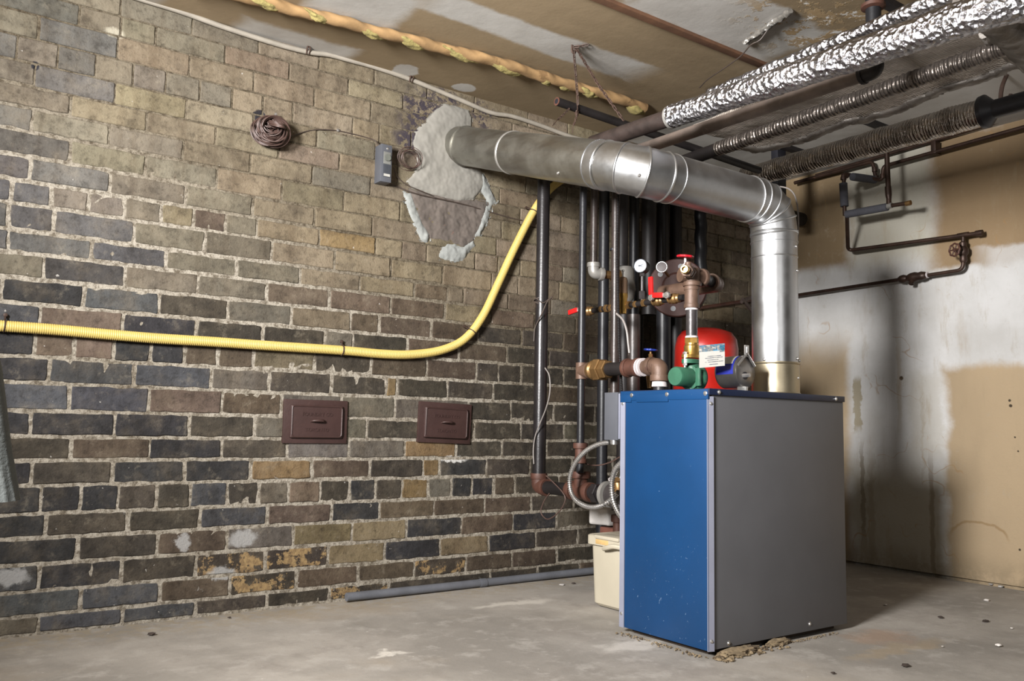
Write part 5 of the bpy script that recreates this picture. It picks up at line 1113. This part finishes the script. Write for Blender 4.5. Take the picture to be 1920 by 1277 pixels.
solo('chain', bm, 'chain', 'rusty chain slanting from the ceiling hook to the wrapped pipe', 'chain', ht+Vector((.012, 0, 0)))
for k, pts in enumerate((((1067, 204, 0), (1055, 216, .05), (1044, 226, .1), (1036, 236, .14)), ((1083, 208, 0), (1080, 222, .0), (1075, 236, .0), (1073, 250, .0)))):
    P_ = [PY(x, y, YH-.01+dy) for x, y, dy in pts]; bm = nb(); link_chain(bm, P_[:3], .016, .006, .0015); tube(bm, P_[1:], .0016, 5); solo('wire', bm, 'chain', ['thin rusty wire leading left from the hanging pipe', 'thin rusty wire hanging from the dark pipe to the flue'][k], 'wire', P_[0])
bm = nb(); tube(bm, spline([ht+Vector((-.006, 0, .004)), ht+Vector((-.006, 0, -.02)), ht+Vector((.006, 0, -.026)), ht+Vector((.012, 0, -.012))], .004), .0035, 8); solo('ceiling_hook', bm, 'chain', 'rusty hook in the ceiling holding both chains', 'hook', ht)
# sagging insulation in the ceiling joint
ZI = CZ-.018; ipx = [(330, -42), (455, -8), (560, 22), (640, 40), (700, 58), (760, 72), (830, 91), (900, 108), (960, 125), (1020, 144), (1100, 168), (1170, 189), (1206, 203)]
ipt = spline([PZ(x, y, ZI) for x, y in ipx], .006); a, b = ipt[0], ipt[-1]
ins = thing('insulation_roll', 'twisted orange and yellow insulation strip along the ceiling joint', 'insulation', (a+b)/2)
bm = nb(); sweep(bm, ipt, lambda s, t: ((.027+.003*math.sin(t*90))*math.cos(2*PI*s), (.018+.002*math.sin(t*70+1))*math.sin(2*PI*s)), 26, 0, lambda q, s, t: .004*nz((q.x*9, q.y*30, q.z*30))+.0013*math.sin(2*PI*(s*3+q.x*14))); part('kraft_wrap', bm, 'insul', ins, 'orange paper wrap')
for i, (px, py, L_, R_) in enumerate(((500, 6, .16, .012), (600, 32, .13, .012), (700, 62, .15, .013), (775, 80, .16, .014), (868, 104, .20, .013), (950, 128, .22, .015), (1024, 150, .10, .012), (1060, 162, .12, .011), (1104, 172, .16, .015), (1192, 203, .15, .022))):
    c_ = PZ(px, py, ZI-.006); ax = (b-a).normalized(); bm = nb(); pts = [c_+ax*L_*(s-.5)+Vector((0, .045*(s-.5), -.014*math.sin(PI*s)+.006)) for s in (k/24 for k in range(25))]
    sweep(bm, pts, lambda s, t: (R_*1.25*(math.sin(PI*min(1, max(0, t)))+.1)*math.cos(2*PI*s), R_*.75*(math.sin(PI*min(1, max(0, t)))+.1)*math.sin(2*PI*s)), 18, 0, lambda q, s, t: .006*nz((q.x*30, q.y*80, q.z*80))+.003*nz(q*150)); part('wool_tuft', bm, 'glasswool', ins, 'yellow glass wool bulge')
# loose scrap and wire on the ceiling
p, q = PZ(1396, 80, CZ-.01), PZ(1482, 20, CZ-.01); bm = nb(); pts = [p.lerp(q, s) for s in (k/40 for k in range(41))]
sweep(bm, pts, lambda s, t: (.011*math.cos(2*PI*s), .009*math.sin(2*PI*s)), 10, 0, lambda q_, s, t: .006*nz(q_*50)); solo('loose_lath', bm, mat('flaky_lath', S(96, 92, 86), .8, .1, .3, 40, .6, 80, [(22, .55, S(204, 202, 198))]), 'flaky strip of lath stuck to the ceiling beside peeling paint', 'strip', p)
P_ = [PZ(x, y, CZ-.014-d_) for x, y, d_ in ((1442, 52, 0), (1425, 75, .03), (1408, 84, .04), (1388, 106, .04), (1352, 132, .03), (1328, 148, .015), (1312, 164, .0))]; bm = nb(); tube(bm, spline(P_, .01), .0026, 6); solo('wire', bm, 'wire_dark', 'thin wire drooping from the flaky ceiling strip', 'wire', P_[0])
# dark battens glimpsed between the overhead pipes
for i, (px0, py0, px1, py1) in enumerate(((1640, -6, 1720, 26), (1628, 222, 1662, 240), (1465, 266, 1505, 287))):
    a, b = PZ(px0, py0, CZ), PZ(px1, py1, CZ); bm = nb(); box(bm, (a.x-(.0 if i else .02), (a.y+b.y)/2-.018, CZ-.02), (b.x+(.12 if i else .5), (a.y+b.y)/2+.018, CZ+.002), .002); solo('trim_%d' % (i+2), bm, 'dark_pipe', None, None, kind='structure')
bm = nb(); q = PZ(1457, 281, CZ-.01); link_chain(bm, [q, q+Vector((.002, 0, -.06)), q+Vector((0, .004, -.13))], .02); solo('chain', bm, 'chain', 'short dark chain holding the far end of the shiny ribbed pipe', 'chain', q)
q = PZ(1888, 150, CZ-.02); bm = nb(); tube(bm, spline([q+Vector((0, 0, .02)), q+Vector((-.02, .01, -.03)), q+Vector((-.01, .02, -.08)), q+Vector((.02, .01, -.09)), q+Vector((.03, 0, -.05))], .01), .008, 8); solo('pipe_hanger', bm, 'chain', 'dark curved iron hanger above the black pipe at right edge', 'hanger', q)
q = PX(1388, 330, 3.2); bm = nb(); a = PZ(1310, 160, CZ)
# ------------------------------------------------------------------ copper on the right wall
XW = 3.925; W_ = lambda px, py, x=None: PX(px, py, XW if x is None else x)
def run(pts, r, name, m_='copper_old', parent=None, rad=.03, lab=None):
    bm = nb(); tube(bm, fillet(pts, rad, 8), r, 14); return part(name, bm, m_, parent, lab)
up_ = thing('copper_pipe', 'dark copper pipe along the top of right wall with a u shaped dip', 'pipe', W_(1660, 312))
run([W_(1490, 343), W_(1636, 303), W_(1643, 338), W_(1655, 336), W_(1656, 312), W_(1990, 219)], .0095, 'pipe', parent=up_, rad=.022)
for px, py in ((1640, 318), (1643, 334), (1655, 330)): bm = nb(); collar(bm, W_(px, py), (0, 0, 1), .013, .022, 16); part('solder_joint', bm, 'copper_old', up_)
ub = solo('copper_pipe', (lambda bm: (tube(bm, [W_(1530, 329, 3.95), W_(1990, 193, 3.95)], .009, 12), bm)[1])(nb()), 'copper_old', 'straight brown pipe just below the right wall and ceiling corner', 'pipe', W_(1700, 280, 3.95))
bm = nb(); p = W_(1757, 292, 3.95); q = W_(1757, 270, 3.95); box(bm, (p.x-.034, p.y-.012, p.z+.004), (p.x+.012, p.y+.012, q.z+.01), .003); solo('pipe_bracket', bm, 'copper_old', 'small iron bracket joining the two pipes on right wall', 'bracket', p)
XL_ = 3.74; L = lambda px, py: PX(px, py, XL_)
cl_ = thing('copper_loop', 'square loop of copper pipe with grey foam sleeves on right wall', 'pipe', L(1588, 402))
run([W_(1648, 337), L(1582, 326), L(1584, 404)], .0095, 'pipe', parent=cl_); run([L(1584, 402), L(1668, 386), L(1702, 381)], .0095, 'pipe', parent=cl_); run([L(1662, 270), L(1667, 386)], .0115, 'pipe', parent=cl_, rad=.01)
bm = nb(); tube(bm, [L(1594, 330)+Vector((.02, 0, 0)), W_(1640, 337)], .0195, 18); part('foam_sleeve', bm, 'foam', cl_)
bm = nb(); tube(bm, [L(1581, 344), L(1583.5, 387)], .0195, 18); part('foam_sleeve', bm, 'foam', cl_)
bm = nb(); tube(bm, [L(1587, 402), L(1664, 388)], .0185, 18); part('foam_sleeve', bm, 'foam', cl_)
bm = nb(); elbow(bm, L(1582, 500), L(1581.5, 328), W_(1648, 337), .0125, .014, 14); part('elbow', bm, 'copper_old', cl_)
bm = nb(); tube(bm, [L(1665, 350), L(1666, 366)], .0145, 14); tube(bm, [L(1666, 366), L(1667, 376)], [.0145, .010], 14); part('reducer', bm, 'copper_old', cl_)
bm = nb(); collar(bm, L(1667, 386), (0, 1, 0), .0135, .03, 16); part('tee', bm, 'silver', cl_); bm = nb(); collar(bm, L(1703, 381), (0, 1, 0), .012, .024, 16); part('pipe_cap', bm, 'old_brass', cl_)
lw = thing('copper_pipe', 'copper pipe stepping down the right wall through two old valves', 'pipe', W_(1700, 524))
run([L(1588, 402), W_(1590, 470, 3.90), W_(1838, 437)], .0095, 'pipe', parent=lw, rad=.03)
run([W_(1806, 441), W_(1806, 506), W_(1499, 553), W_(1440, 562)], .009, 'pipe', parent=lw, rad=.03)
bm = nb(); collar(bm, W_(1836, 437), (0, 1, 0), .0135, .03, 16); part('pipe_cap', bm, 'copper_old', lw)
bm = nb(); collar(bm, W_(1806, 441), (0, 1, 0), .0125, .05, 16); part('tee', bm, 'copper_old', lw)
vz = W_(1806, 472); bm = nb(); lathe(bm, [(.012, -.05), (.017, -.04), (.015, -.02), (.023, -.008), (.023, .012), (.015, .024), (.017, .04), (.012, .046)], vz, (0, 0, 1), 18); tube(bm, [vz, vz+Vector((-.045, .012, .002))], .010, 10); part('stop_valve', bm, 'copper_old', lw)
bm = nb(); wheel(bm, vz+Vector((-.05, .014, .004)), (-1, .28, .05), .028, .0042, 6, 0, .06); part('handwheel', bm, 'rust', lw, 'rusty handwheel')
gv = W_(1712, 520); ax = (W_(1744, 514)-W_(1681, 524)).normalized(); bm = nb(); lathe(bm, [(.010, -.075), (.018, -.062), (.020, -.045), (.014, -.03), (.022, -.012), (.024, .012), (.019, .028), (.022, .042), (.018, .06), (.011, .066)], gv, ax, 20); tube(bm, [gv, gv+Vector((-.02, 0, -.035))], .012, 12); part('check_valve', bm, 'copper_old', lw)
bm = nb(); lathe(bm, [(.010, -.003), (.0145, -.002), (.0145, .003), (.010, .004)], gv+ax*.07, ax, 16); part('sealing_tape', bm, 'tape', lw)
# iron strut and thin grey wire beside the flue
bm = nb(); tube(bm, [PY(1310, 578, 2.985), PY(1415, 562, 2.985)], .010, 10); solo('rod', bm, 'rust', 'thin rusty rod along the wall left of the upright flue', 'rod', PY(1310, 578, 2.985))
bm = nb(); P_ = [PY(x, y, 2.3) for x, y in ((1392, 560), (1404, 576), (1424, 602))]; tube(bm, P_, .008, 6); P_ = [PY(x, y, 2.3) for x, y in ((1390, 566), (1402, 560), (1420, 556))]; tube(bm, P_, .008, 6); solo('strut', bm, 'worn_pipe', 'small forked metal strut half hidden by the upright flue', 'bracket', P_[0])
bm = nb(); P_ = [PX(x, y, 2.75) for x, y in ((1420, 352), (1462, 350), (1484, 358), (1494, 380), (1497, 420), (1494, 470))]; tube(bm, spline(P_, .012), .003, 6); solo('wire', bm, 'wire_grey', 'thin grey wire curving behind the flue elbow', 'wire', P_[0])
q = PY(1460, 372, 2.6); bm = nb(); box(bm, (q.x-.03, 2.58, q.z-.10), (q.x+.035, 2.62, CZ-.002), .004); solo('hanger_bar', bm, 'black', 'black bar hanging behind the flue elbow', 'bar', (q.x, 2.6, q.z-.10))
# ------------------------------------------------------------------ rubble and chips
def rock(bm, c, r, sd, flat=.6):
    b2 = bmesh.new(); bmesh.ops.create_icosphere(b2, subdivisions=2, radius=1)
    for v in b2.verts:
        k = 1+.45*nz(v.co*1.4+Vector((sd, sd*2, 0)))+.15*nz(v.co*4+Vector((sd, 0, 0))); v.co = Vector((v.co.x*k*r, v.co.y*k*r*.8, v.co.z*k*r*flat))+Vector(c)
    merge(bm, b2)
rn = random.Random(11); bm = nb()
for i in range(420):
    if i < 190: t_ = rn.random()**1.6; x, y, r = BX0+.0+t_*.30, BY0-.012-rn.random()**1.5*.05+t_*.012, rn.uniform(.0015, .006)*(1+.8*(rn.random() > .9))
    elif i < 290: t_ = rn.random(); x, y, r = BX0-.006-rn.random()**2*.03, BY0+t_*.36, rn.uniform(.0015, .0042)
    else: t_ = rn.random(); x, y, r = BX0+.3+t_*.3, BY0-.004-rn.random()*.02, rn.uniform(.0012, .003)
    rock(bm, (x, y, r*.25), r, i)
solo('mortar_crumbs', bm, 'crumb', 'crumbled mortar along the foot of the boiler', 'rubble', (BX0+.1, BY0, 0), kind='stuff')
for i, (x, y, rx_, ry_, lab) in enumerate(((BX0+.115, BY0-.022, .085, .026, 'long broken slab of mortar under the near edge of boiler'), (BX0+.31, BY0-.014, .05, .018, 'pale crumbling lump under the middle of the grey panel'))):
    bm = nb(); b2 = bmesh.new(); bmesh.ops.create_icosphere(b2, subdivisions=4, radius=1)
    for v in b2.verts: k = 1+.3*nz(v.co*2.2+Vector((i*7, 0, 0)))+.16*nz(v.co*7); v.co = Vector((v.co.x*rx_*k+x, v.co.y*ry_*k+y+.01, max(-.002, v.co.z*.013*k+.004)))
    merge(bm, b2); solo('mortar_lump', bm, 'crumb', lab, 'rubble', (x, y, 0))
chips = [(285, 1189, .012, 'debris_dark', 'dark chip on the floor before the left part of brick wall'), (1698, 1248, .013, 'debris_dark', 'dark chip on the floor at the bottom right'), (1562, 1262, .007, 'debris_dark', 'small dark chip near the bottom edge right of boiler'),
         (1872, 1210, .012, 'debris_white', 'white flake on the floor near the right edge'), (1850, 1126, .014, 'debris_white', 'white flake on the floor toward the right wall'), (1764, 1158, .012, 'debris_dark', 'dark crumb on the floor beyond the boiler shadow'),
         (1848, 1165, .013, 'debris_dark', 'dark crumb on the floor between two white flakes'), (1660, 1134, .008, 'debris_white', 'pale crumb inside the boiler shadow on floor'), (1767, 1212, .004, 'debris_white', 'tiny white fleck on the floor right of boiler'),
         (1897, 1178, .006, 'debris_white', 'small white fleck close to the right edge of floor'), (1858, 1096, .012, 'concrete_block', 'pale pebble against the foot of the right wall, left one'), (1876, 1100, .013, 'concrete_block', 'pale pebble against the foot of the right wall, right one'),
         (1053, 1097, .012, 'concrete_block', 'pale crumb on the floor by the grey pipe'), (1075, 1094, .009, 'debris_dark', 'dark crumb on the floor left of the cream bin'), (430, 1158, .006, 'debris_dark', 'small dark crumb near the foot of brick wall')]
for i, (px, py, r, m_, lab) in enumerate(chips):
    p = PZ(px, py, 0); bm = nb(); rock(bm, (p.x, p.y, r*.12), r, i*3+1, .32); solo('debris_chip', bm, m_, lab, 'debris', (p.x, p.y, 0), 'chips scattered on the floor')
# ------------------------------------------------------------------ lights
def area(name, loc, to, size, power, col=(1, .985, .97), spread=180):
    l = bpy.data.lights.new(name, 'AREA'); l.shape = 'DISK'; l.size = size; l.energy = power; l.color = col; l.spread = math.radians(spread)
    o = bpy.data.objects.new(name, l); C.objects.link(o); o.location = loc
    o.rotation_euler = (Vector(to)-Vector(loc)).to_track_quat('-Z', 'Y').to_euler(); return o
area('studio_lamp', (-.85, 1.02, 1.50), (2.15, 2.2, 1.55), .62, 158, spread=112)
area('added_fill', (.9, -1.9, 1.5), (2.2, 2.0, 1.1), 1.2, 15)  # unseen fill light added behind the camera to lift the shadows
w = bpy.data.worlds.new('room_air'); bpy.context.scene.world = w; w.use_nodes = True
w.node_tree.nodes['Background'].inputs[0].default_value = (.5, .55, .65, 1); w.node_tree.nodes['Background'].inputs[1].default_value = .05
